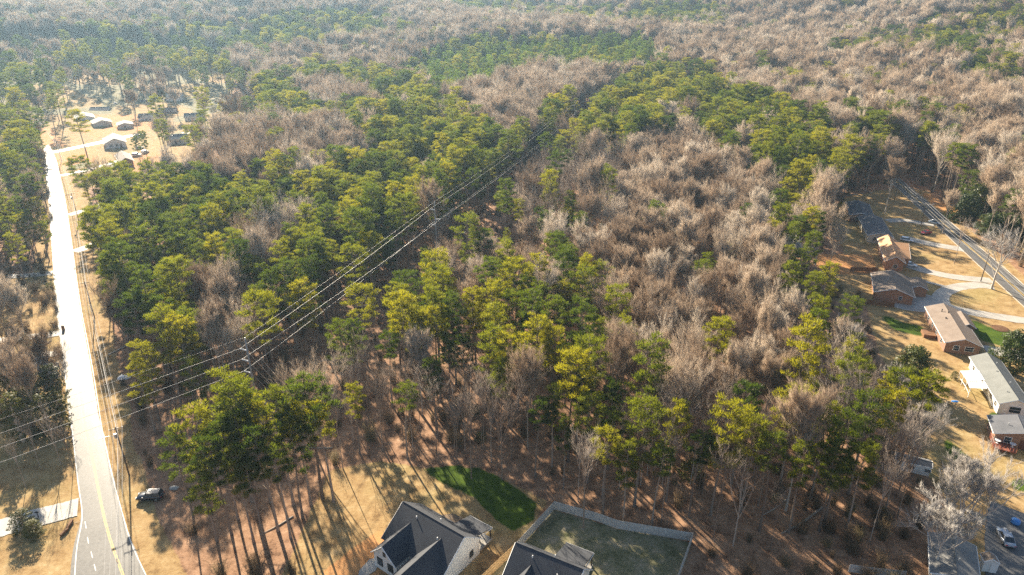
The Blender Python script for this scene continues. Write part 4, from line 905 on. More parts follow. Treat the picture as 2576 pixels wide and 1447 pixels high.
for a, b_, sg, where in spans:
    for k in range(4):
        wire('power_wire' if k < 3 else 'shield_wire', ('%s conductor of the power line %s' % (posn[k], where)) if k < 3 else 'thin top wire of the power line %s' % where, TI[a][k], TI[b_][k], sg if k < 3 else sg * .8, (.033 if a < 2 else .03) if k < 3 else .018, M['wire'], 'wire', 'power line wires')
for k, (z, d, off) in enumerate([(23.3, 12.5, .0), (20.8, 11.4, .6), (18.1, 10.2, 1.2), (25.6, 13.6, -.6)]):
    wire('guy_wire', '%s guy wire staying the near power pole' % ['second highest', 'third highest', 'lowest', 'highest'][k], p1 + Vector((0, 0, z)), p1 + Vector((.95, .30, 0)) * d + Vector((0, off, 0)), 0, .032, M['wire'], 'guy wire', 'guy wires', 4)

# --- wooden poles along the left road
def dist_pole(label, base, h, along, arm=2.2, lamp=0, trafo=False, name='utility_pole', group='roadside utility poles'):
    P = Vector((*base, 0)); d = Vector((*along, 0)).normalized(); n = Vector((-d.y, d.x, 0)); r = thing(name, label, 'utility pole', tuple(P), group)
    m = MB(); m.tube([P + Vector((0, 0, -.3)), P + Vector((0, 0, h))], [.17, .11], 9); m.build('pole', M['polewood'], r, True); tips = []
    if arm:
        m = MB(); m.box(P + d * .14 + Vector((0, 0, h - .55)), arm / 2, .05, .12, n); m.build('crossarm', M['polewood'], r)
        for k in (-1, -.35, .35, 1): q = P + n * (k * arm / 2 * .93) + Vector((0, 0, h - .43)); m = MB(); m.tube([q, q + Vector((0, 0, .22))], [.05, .07], 6); m.build('insulator', M['white_metal'], r); tips.append(q + Vector((0, 0, .22)))
    tips += [P + Vector((0, 0, h - 1.9)), P + Vector((0, 0, h - 3.0))]
    if trafo: q = P + n * .38 + Vector((0, 0, h - 2.4)); m = MB(); m.tube([q, q + Vector((0, 0, .95))], .26, 10); m.build('transformer', M['steel'], r)
    if lamp:
        q = P + Vector((0, 0, h - 2.2)); e = q + n * lamp + Vector((0, 0, .7)); m = MB(); m.tube([q, (q + e) / 2 + Vector((0, 0, .25)), e], .045, 6); la = m.build('lamp_arm', M['steel'], r); m = MB(); m.box(e - Vector((0, 0, .12)), .42, .15, .16, n); m.build('lamp_head', M['white_metal'], la)
    return tips
rp = [un(325, 1195), un(238, 800), un(198, 555), un(155, 405)]; rp = [(rp[0][0], rp[0][1])] + rp[1:]
extra0 = (rp[0][0] + 18.3 * 1.5, rp[0][1] - 35.7 * 1.5); extra1 = un(78, 300)
chain = [extra0] + rp + [extra1]; tips = []
labs = ['wooden pole at the very bottom of the road verge', 'wooden pole with crossarm, transformer and street lamp near the parked car', 'wooden pole on the verge beside the big roadside pines', 'wooden pole between the second and first driveways', 'wooden pole at the side street corner', 'farthest wooden pole by the road bend']
for i, b_ in enumerate(chain):
    a_ = chain[max(i - 1, 0)]; c_ = chain[min(i + 1, len(chain) - 1)]; al = (c_[0] - a_[0], c_[1] - a_[1])
    tips.append(dist_pole(labs[i], b_, 11.5, al, 2.4, 2.6 if i == 1 else 0, i in (1, 3)))
wn_ = ['outer left', 'inner left', 'inner right', 'outer right', 'upper cable', 'lower cable']
for i in range(len(chain) - 1):
    for k in range(6):
        a, b_ = tips[i][k], tips[i + 1][k]
        wire('roadside_wire', '%s of the roadside wires, span %s' % (wn_[k] + (' wire' if k < 4 else ''), ['nearest the camera', 'past the parked car', 'beside the big roadside pines', 'across the driveways', 'past the side street'][i]), a, b_, .7, .026 if k < 4 else .036, M['wire'], 'wire', 'roadside wires', 18)
# --- poles along the right street
sp = [un(2467, 708), un(2316, 569), un(2250, 505)]; sl_ = ['wooden pole on the lawn beside the right street', 'wooden pole with curved street lamp over the right street', 'far wooden pole by the street bend']
stips = [dist_pole(sl_[i], b_, 10.0, (.45, -.9) if i < 2 else (.3, -.9), 1.6, 4.5 if i == 1 else 0, i == 0, 'street_pole', 'poles along the right street') for i, b_ in enumerate(sp)]
sp_end = Vector((*un(2640, 880), 0)); stips = [[sp_end + Vector((0, 0, t_.z)) for t_ in stips[0]]] + stips
for i in range(3):
    for k in (0, 3, 4, 5): wire('street_wire', '%s of the right street wires, %s span' % ({0: 'left wire', 3: 'right wire', 4: 'upper cable', 5: 'lower cable'}[k], ['nearest', 'middle', 'farthest'][i]), stips[i][k], stips[i + 1][k], .7, .035, M['wire'], 'wire', 'street wires', 16)

# ---------------------------------------------------------------- small things
def mailbox(label, p, brick_=False):
    x, y = un(*p); r = thing('mailbox', label, 'mailbox', (x, y, 0)); m = MB()
    m.box((x, y, 0), .28 if brick_ else .05, .28 if brick_ else .05, 1.25 if brick_ else 1.05); m.build('post', M['brick' if brick_ else 'darkpost'], r); m = MB(); m.tube([(x - .3, y, 1.22 if not brick_ else 1.4), (x + .3, y, 1.22 if not brick_ else 1.4)], .16, 8); m.build('box', M['trim' if brick_ else 'black'], r)
mailbox('brick pillar mailbox left of the road by the white drive', (160, 831), True); mailbox('post mailbox at the lower left concrete drive', (97, 1302)); mailbox('post mailbox across the right street', (2453, 612))
# timber board leaning by the drive at lower left
x, y = un(177, 1320); r = thing('timber_wall', 'dark low timber wall beside the lower left drive', 'timber wall', (x, y, 0)); m = MB(); m.box((x, y - .1, 0), .2, 1.0, .45, (1, .12, 0)); m.build('board', M['wood_brown'], r); m = MB(); m.box((x + .15, y - 2.0, 0), .2, .85, .42, (1, -.2, 0)); m.build('board', M['wood_brown'], r)
# trash bin, garden things on the right
x, y = un(2259, 757); r = thing('wheelie_bin', 'green wheeled bin against the orange brick gable', 'trash bin', (x, y, 0)); m = MB(); m.tube([(x, y, .05), (x, y, 1.0)], [.30, .38], 4); m.build('bin_body', M['green_bin'], r); m = MB(); m.box((x, y, 1.0), .34, .34, .07); m.build('lid', M['green_bin'], r)
def round_bale(label, p):
    x, y = un(*p, .5); m = MB(); pts = []; m.tube([(x - .65, y, .72), (x - .5, y, .72), (x + .5, y, .72), (x + .65, y, .72)], [.55, .72, .72, .55], 16); tag(m.build('round_bale', M['wood_new'], None, True), label, 'bale')
round_bale('round straw coloured bale between the two right houses', (2426, 881))
# patio cover: white sheet roof, then slatted lower part on posts
A, B, C, D = (un3(*p, 2.7) for p in ((2416, 932), (2471, 934), (2485, 957), (2433, 957))); E_, F_ = un3(2441, 976, 2.6), un3(2481, 978, 2.7)
r = thing('patio_cover', 'white metal patio cover with striped slats behind the white ranch', 'patio cover', tuple((A + C) / 2 - Vector((0, 0, 2.7))))
m = MB(); m.slab([A + Vector((0, 0, -.1)), B + Vector((0, 0, .25)), C + Vector((0, 0, .25)), D + Vector((0, 0, -.1))], .06); m.build('sheet_roof', M['white_metal'], r)
for k in range(1, 8):
    t_ = k / 8; m = MB(); m.tube([A + (D - A) * t_ + Vector((0, 0, -.04)), B + (C - B) * t_ + Vector((0, 0, .31))], .03, 4); m.build('roof_rib', M['white_metal'], r)
for k in range(11):
    t_ = k / 10; a, b_ = D + (C - D) * t_, E_ + (F_ - E_) * t_; d_ = (b_ - a).normalized(); s_ = Vector((-d_.y, d_.x, 0)) * .13; m = MB(); m.slab([a - s_, a + s_, b_ + s_, b_ - s_], .05); m.build('slat', M['white_metal'], r)
for p in (A, D, E_, (A + D) / 2): m = MB(); m.box((p.x + .1, p.y, 0), .06, .06, p.z - .1); m.build('post', M['trim'], r)
m = MB(); m.tube([A + Vector((.1, 0, -1.7)), D + Vector((.1, 0, -1.7)), E_ + Vector((.1, 0, -1.6))], .05, 4); m.build('handrail', M['trim'], r)
# red deck of the nearest right house
d0, d1, d2, d3 = (un(*p, .8) for p in ((2490, 1098), (2548, 1106), (2556, 1140), (2500, 1126)))
r = thing('red_deck', 'dark red wooden deck with railing at the right edge', 'deck', (*d0, 0)); m = MB(); m.prism([d0, d1, d2, d3][::-1], .6, .8); m.build('floor', M['wood_red'], r)
for a, b_ in ((d0, d3), (d3, d2)):
    L_ = math.dist(a, b_); n_ = max(3, int(L_ / .5))
    for k in range(n_ + 1): t_ = k / n_; m = MB(); m.box((a[0] + (b_[0] - a[0]) * t_, a[1] + (b_[1] - a[1]) * t_, 0 if k % 3 == 0 else .75), .04, .04, 1.75 if k % 3 == 0 else 1.0); m.build('baluster', M['wood_red'], r)
    m = MB(); m.tube([(*a, 1.75), (*b_, 1.75)], .06, 4); m.build('handrail', M['wood_red'], r)
def round_table(label, p, z, mat):
    x, y = un(*p, z); r = thing('patio_table', label, 'table', (x, y, z)); m = MB(); m.tube([(x, y, z + .70), (x, y, z + .74)], .6, 14); m.build('table_top', M[mat], r); m = MB(); m.tube([(x, y, z), (x, y, z + .7)], .06, 6); m.tube([(x, y, z), (x, y, z + .04)], .3, 10); m.build('leg', M[mat], r)
round_table('white round table on the red deck', (2508, 1114), .8, 'white_metal'); round_table('second white table at the red deck corner', (2546, 1124), .8, 'white_metal')
# back stoop of the brick ranch
sx = h5.P(13.2, -1.3); m = MB(); m.box(sx, 1.7, 1.5, .9, h5.ax); r = thing('wooden_stoop', 'brown wooden stoop behind the sunlit brown roofed ranch', 'stoop', tuple(sx)); m.build('platform', M['wood_brown'], r)
m = MB()
for u in (-1.6, 1.6): m.tube([sx + h5.ax * u - h5.n * 1.4 + Vector((0, 0, .9)), sx + h5.ax * u + h5.n * 1.0 + Vector((0, 0, .9 + .9))], .05, 4)
m.build('handrail', M['wood_new'], r)
m = MB(); m.box(sx - h5.ax * 2.2, .5, 1.0, .45, h5.ax); m.build('step', M['wood_brown'], r)
def tarp(label, p, sz, mat, h=.35):
    x, y = un(*p); m = MB(); rs = random.Random(int(x)); n_ = 9; rim = [(x + math.cos(k * 6.283 / n_) * sz * rs.uniform(.7, 1.1), y + math.sin(k * 6.283 / n_) * sz * .7 * rs.uniform(.7, 1.1), .0) for k in range(n_)]; top = [(x + (q[0] - x) * .55, y + (q[1] - y) * .55, h * rs.uniform(.7, 1.2)) for q in rim]
    m.v = rim + top; m.f = [(k, (k + 1) % n_, n_ + (k + 1) % n_, n_ + k) for k in range(n_)] + [tuple(range(n_, 2 * n_))]; return tag(m.build('tarp', M[mat], None, True), label, 'tarp')
tarp('blue tarp on the grass beside the magnolia', (2402, 1010), .9, 'blue_tarp', .15); tarp('white tarp heap at the corridor edge beside the road pines', (310, 950), 1.9, 'white_metal', .5); tarp('white sheet draped beside the brick ranch bins', (2216, 762), 1.7, 'white_metal', .4); tarp('pale rubble pile by the dirt lane', (438, 1228), 1.0, 'concrete', .4)
x, y = un(2553, 1318); m = MB(); n_ = 12
for k in range(n_): pass
m.tube([(x, y, .02), (x, y, .25), (x, y, .9), (x, y, 1.05)], [.5, .75, .75, .3], n_); tag(m.build('blue_ball_tank', M['blue_tarp'], None, True), 'round blue tank by the lower right apron', 'tank')
# well ring / tree ring under the big yard tree, plus stepping stones
x, y = un(2516, 826); m = MB(); m.tube([(x, y, 0), (x, y, .12), (x, y, .2)], [2.2, 1.7, .4], 20); struct(m.build('mulch_bed', M['mulch']), 'brown mulch ring under the big yard tree')
# planting bed beside the white new house
b0 = NP1(12.6, 8.6); m = MB(); m.prism([tuple(NP1(u, v)[:2]) for u, v in ((13.4, 6.2), (14.6, 8.0), (14.2, 10.6), (12.8, 12.4), (12.0, 9.0))], -.05, .08); struct(m.build('planting_bed', M['concrete']), 'pale gravel planting bed at the white house corner')

# ---------------------------------------------------------------- the woods: where each kind of tree grows
ZONES = [  # (frame polygon at canopy level, density, share of pines, pine height, bare height, stand phrase)
 ([(-900, -300), (1000, -300), (1030, 230), (560, 300), (560, 100), (-900, 100)], .9, .55, 20, 18, None),
 ([(560, 90), (1010, 60), (1010, 180), (900, 230), (850, 200), (600, 220)], .95, .6, 20, 18, None),
 ([(-900, 92), (300, 86), (560, 125), (610, 210), (570, 290), (540, 345), (500, 470), (330, 480), (200, 460), (140, 410), (-900, 330)], .36, .5, 21, 14, 'among the sunlit houses at upper left'),
 ([(190, 442), (330, 462), (480, 482), (570, 490), (640, 420), (640, 250), (760, 190), (860, 190), (1030, 225), (1230, 330), (1270, 400), (1250, 470), (1100, 540), (960, 640), (850, 730), (620, 880), (480, 960), (330, 940), (290, 800), (240, 650), (190, 520)], 1, .93, 22, 17, 'in the stand between the road and the power line'),
 ([(545, 345), (640, 300), (900, 340), (920, 430), (760, 460), (640, 440), (560, 480), (530, 450)], 1, .2, 20, 17, 'in the grey patch above the roadside stand'),
 ([(215, 500), (290, 500), (300, 600), (240, 600)], .9, .1, 18, 12, 'in the bare strip beside the upper driveways'),
 ([(480, 700), (620, 720), (640, 860), (520, 880)], 1, .28, 20, 17, 'in the bare pocket left of the near power pole'),
 ([(600, 590), (720, 570), (760, 640), (700, 700), (600, 680)], 1, .5, 21, 17, 'in the mixed middle of the roadside stand'),
 ([(760, 230), (900, 230), (950, 300), (800, 310)], 1, .35, 20, 18, None),
 ([(1005, 185), (1110, 130), (1200, 105), (1640, 105), (1660, 150), (1640, 190), (1500, 205), (1330, 205), (1200, 235), (1090, 245)], .95, 2.0, 18, 15, None),
 ([(1230, 240), (1330, 190), (1480, 190), (1560, 200), (1480, 255), (1390, 300), (1280, 380), (1230, 300)], 1.1, .03, 19, 18, None),
 ([(1265, 400), (1390, 290), (1470, 250), (1540, 220), (1640, 190), (1780, 190), (1850, 250), (1990, 310), (2090, 330), (2110, 480), (2000, 500), (1920, 430), (1800, 390), (1740, 345), (1640, 350), (1570, 390), (1480, 360), (1350, 400), (1280, 450)], 1.0, .9, 22, 17, 'on the ridge right of the far power pole'),
 ([(1260, 440), (1350, 400), (1480, 360), (1570, 390), (1600, 450), (1560, 540), (1480, 540), (1270, 560)], .95, .30, 22, 18, 'in the brown wood below the ridge pines'),
 ([(1100, 560), (1270, 540), (1360, 600), (1300, 650), (1150, 640)], .35, .25, 12, 8, 'in the shrubby clearing by the middle power pole'),
 ([(1560, 400), (1640, 350), (1740, 345), (1800, 390), (1920, 440), (1930, 560), (1960, 650), (2030, 800), (2080, 880), (1990, 1000), (1900, 990), (1560, 980), (1590, 850), (1540, 690), (1400, 650), (1350, 590), (1480, 545), (1560, 540)], .88, .035, 20, 15, 'in the big bare wood right of centre'),
 ([(810, 850), (900, 750), (1000, 660), (1090, 610), (1270, 640), (1390, 660), (1540, 690), (1600, 850), (1500, 960), (1400, 1010), (1190, 940), (1080, 860), (960, 900), (860, 900)], .95, .72, 21, 16, 'in the central clump right of the power line'),
 ([(1050, 660), (1400, 600), (1520, 690), (1380, 700), (1270, 720), (1100, 720)], .9, .25, 19, 14, 'at the back of the central clump'),
 ([(830, 900), (960, 900), (1080, 860), (1190, 940), (1400, 1010), (1560, 980), (1580, 1060), (1360, 1200), (1050, 1140), (850, 1060)], .42, .12, 21, 18, 'above the green lawn'),
 ([(1560, 1000), (1900, 1000), (1990, 1000), (2080, 900), (2230, 920), (2330, 1040), (2380, 1120), (2280, 1220), (1900, 1200), (1380, 1180)], .95, .58, 23, 17, 'along the lower right wood edge'),
 ([(1920, 460), (2020, 490), (2070, 560), (2040, 660), (2180, 780), (2230, 900), (2080, 900), (2030, 800), (1960, 650)], .9, .85, 18, 13, 'behind the right backyards'),
 ([(2400, 140), (2530, 115), (2600, 160), (2560, 250), (2430, 210)], 1, .7, 21, 18, None), ([(1880, 165), (2050, 205), (2100, 260), (1950, 260)], 1, .6, 21, 18, None), ([(2100, 300), (2260, 265), (2300, 330), (2110, 350)], 1, .5, 21, 18, None),
 ([(2270, 370), (2410, 350), (2430, 470), (2300, 480)], 1, .75, 20, 18, 'across the bend of the right street'), ([(2110, 320), (2240, 330), (2270, 440), (2120, 470)], .9, .6, 21, 18, 'behind the far right houses'),
 ([(2400, 330), (2800, 300), (2900, 620), (2560, 520), (2430, 470)], .75, .15, 18, 15, 'across the right street'),
 ([(370, 1060), (430, 990), (560, 950), (800, 930), (840, 1010), (800, 1130), (640, 1240), (420, 1240)], .5, .55, 22, 17, 'in the roadside clump above the parked dark car'),
 ([(-900, 300), (104, 305), (118, 520), (108, 690), (-900, 690)], .9, .75, 21, 16, 'left of the road above the shaded drive'),
 ([(-900, 760), (105, 790), (160, 900), (150, 1130), (-900, 1130)], .45, .10, 16, 12, 'left of the road at lower left'),
]
KEEP_OUT = [  # frame polygons on the ground that stay open
 [(-300, 262), (40, 282), (112, 380), (128, 520), (138, 750), (178, 1090), (190, 1300), (170, 1700), (520, 1700), (440, 1447), (425, 1300), (385, 1190), (345, 1100), (318, 1000), (285, 860), (258, 740), (240, 620), (228, 520), (210, 450), (190, 400), (160, 378), (60, 280), (-200, 200)],
 [(890, 1185), (1000, 1165), (1080, 1150), (1240, 1165), (1370, 1225), (1420, 1255), (1560, 1280), (1770, 1325), (1760, 1700), (640, 1700), (780, 1400)],
 [(2085, 600), (2125, 500), (2240, 462), (2270, 440), (2330, 480), (2480, 600), (2640, 740), (2900, 1000), (2900, 1700), (2330, 1700), (2330, 1330), (2420, 1230), (2390, 1130), (2310, 1080), (2265, 960), (2210, 880), (2180, 800), (2160, 740), (2110, 700)],
 [(-400, 690), (160, 690), (185, 1000), (60, 860), (-400, 800)], [(-400, 1150), (190, 1150), (200, 1700), (-400, 1700)],
 [(140, 372), (700, 240), (700, 262), (560, 300), (420, 340), (250, 372), (160, 392)]]
corridor = [tuple(p1[:2]), tuple(p2[:2]), tuple(p3[:2]), tuple((p3 + ldir * 150)[:2])]; corr2 = [tuple(p1[:2]), tuple((p0 * .8 + p1 * .2)[:2])]
rng = np.random.RandomState(7); CX, CY, CS = [], [], []
for r0_, r1_, s_ in ((55, 430, 5.9), (430, 900, 6.8), (900, 1500, 9.0), (1500, 2600, 13.5)):
    n_ = int(r1_ / s_) + 2; gx_, gy_ = np.meshgrid(np.arange(-n_, n_) * s_, np.arange(0, n_) * s_); gx_ = gx_ + (np.arange(gx_.shape[0]) % 2 * s_ / 2)[:, None]
    gx_ = gx_ + (rng.rand(*gx_.shape) - .5) * s_ * .85; gy_ = gy_ + (rng.rand(*gy_.shape) - .5) * s_ * .85
    r_ = np.hypot(gx_, gy_); th = np.abs(np.arctan2(gx_, gy_)); k_ = (r_ >= r0_) & (r_ < r1_) & (th < math.radians(46 if r1_ < 1000 else 42)); CX.append(gx_[k_]); CY.append(gy_[k_]); CS.append(np.full(k_.sum(), s_))
n_ = 70; gx_, gy_ = np.meshgrid(np.arange(-n_, n_) * 3.1, np.arange(22, n_) * 3.1); gx_ = gx_ + (rng.rand(*gx_.shape) - .5) * 2.8; gy_ = gy_ + (rng.rand(*gy_.shape) - .5) * 2.8
NREG = sum(len(c_) for c_ in CX); CX.append(gx_.ravel()); CY.append(gy_.ravel()); CS.append(np.full(gx_.size, 3.1))          # thin trunks crowding the near wood edge
CX = np.concatenate(CX); CY = np.concatenate(CY); CS = np.concatenate(CS); N_ = len(CX); CZ = terrain(CX, CY)
cpx, cpy, cdep = proj(CX, CY, CZ + 15); bpx, bpy_, _ = proj(CX, CY, CZ)
zone = np.full(N_, -1); dens = np.full(N_, .95); fp = np.full(N_, .2); hp = np.full(N_, 20.); hb = np.full(N_, 18.)
jx = cpx + (9 * np.sin(CX / 9.0 + CY / 13.0) + 8 * np.sin(CY / 7.0 - CX / 21.0)); jy = cpy + (4 * np.sin(CX / 11.0 - CY / 8.0) + 4 * np.sin(CX / 5.0 + 2))      # ragged stand edges
for i, z_ in enumerate(ZONES):
    k_ = inpoly(jx, jy, z_[0]); zone[k_] = i; dens[k_] = z_[1]; fp[k_] = z_[2]; hp[k_] = z_[3]; hb[k_] = z_[4]
clump = np.sin(CX / 23 + 1.3 * np.sin(CY / 31)) * np.sin(CY / 27 + 1.1 * np.sin(CX / 37))         # pines and hardwoods grow in patches
big = np.sin(CX / 61 + 1.7 * np.sin(CY / 83 + 1)) + np.sin(CY / 47 + 1.5 * np.sin(CX / 95)); farz = (np.hypot(CX, CY) > 430) & np.isin(zone, [-1, 0, 1, 8])
fp = np.where(farz & (big > .4), np.minimum(fp * 2.2 + .35, .92), np.where(farz, fp * .35, fp))
fp = np.where((fp > .08) & (fp < 1.5), np.clip(fp + clump * np.minimum(fp, 1 - fp) * .9, 0, 1), fp)
ok = rng.rand(N_) < dens * np.where(np.hypot(CX, CY) > 300, .86, 1.0) * np.where((fp > .5) & (fp < 1.5), .82, 1.0)
for poly in KEEP_OUT: ok &= ~(inpoly(bpx, bpy_, poly) & (CY > 30) & (CY < 620))
hide = np.zeros(N_, bool)                 # trees standing right in front of the side street and the visible houses are thinned
for z_ in (3, 8, 13, 18, 22):
    hx_, hy_, _ = proj(CX, CY, CZ + z_)
    for poly in ([(110, 372), (250, 346), (440, 308), (560, 276), (650, 250), (650, 276), (560, 302), (440, 338), (250, 374), (110, 400)], [(160, 222), (350, 228), (345, 320), (170, 325)], [(245, 330), (345, 330), (345, 440), (270, 440)], [(440, 210), (555, 215), (555, 262), (440, 262)], [(2110, 495), (2250, 495), (2330, 760), (2180, 770)]): hide |= inpoly(hx_, hy_, poly)
ok &= ~(hide & (np.hypot(CX, CY) < 640) & (CY > 190) & (rng.rand(N_) < .6))
VIEW_OPEN = [(2062, 640), (2085, 480), (2220, 440), (2300, 450), (2600, 660), (2600, 1060), (2470, 1060), (2370, 950), (2270, 920), (2170, 830), (2100, 730)]
ok &= ~(inpoly(cpx, cpy, VIEW_OPEN) & (CY < 420)); ok &= ~(inpoly(cpx, cpy, [(2330, 1060), (2600, 1020), (2600, 1500), (2330, 1500)]) & (CY < 420))
ok &= ~(inpoly(cpx, cpy, [(100, 230), (330, 205), (600, 195), (600, 300), (530, 345), (480, 440), (430, 468), (330, 455), (200, 440), (120, 400)]) & (CY < 700) & (rng.rand(N_) < .62))
for poly in FOOT: ok &= ~inpoly(CX, CY, poly)
ok &= seg_dist(CX, CY, corridor[:2]) > 9.5; ok &= seg_dist(CX, CY, corridor[1:]) > 7.0; ok &= seg_dist(CX, CY, corr2) > 7
for pts in (GSC, SIDE): ok &= seg_dist(CX, CY, [tuple(p) for p in pts]) > 6
ok &= ~((zone == -1) & (CY < 135))
ok &= ~(inpoly(cpx, cpy, [(140, 370), (190, 420), (205, 450), (225, 500), (240, 600), (245, 660), (285, 740), (305, 860), (330, 960), (390, 1040), (390, 1447), (180, 1447), (120, 600)]) & (CY < 420))
young_z = (fp > 1.5) & (rng.rand(N_) < .6)
is_pine = rng.rand(N_) < fp
hs = np.where(is_pine, hp + 1.5, hb + 1) * rng.uniform(.72, 1.2, N_); hs[CS > 12] *= 1.15; grow_f = 1 + .16 * sstep(220, 380, np.hypot(CX, CY)); hs = hs * (1 + (grow_f - 1) * .5)
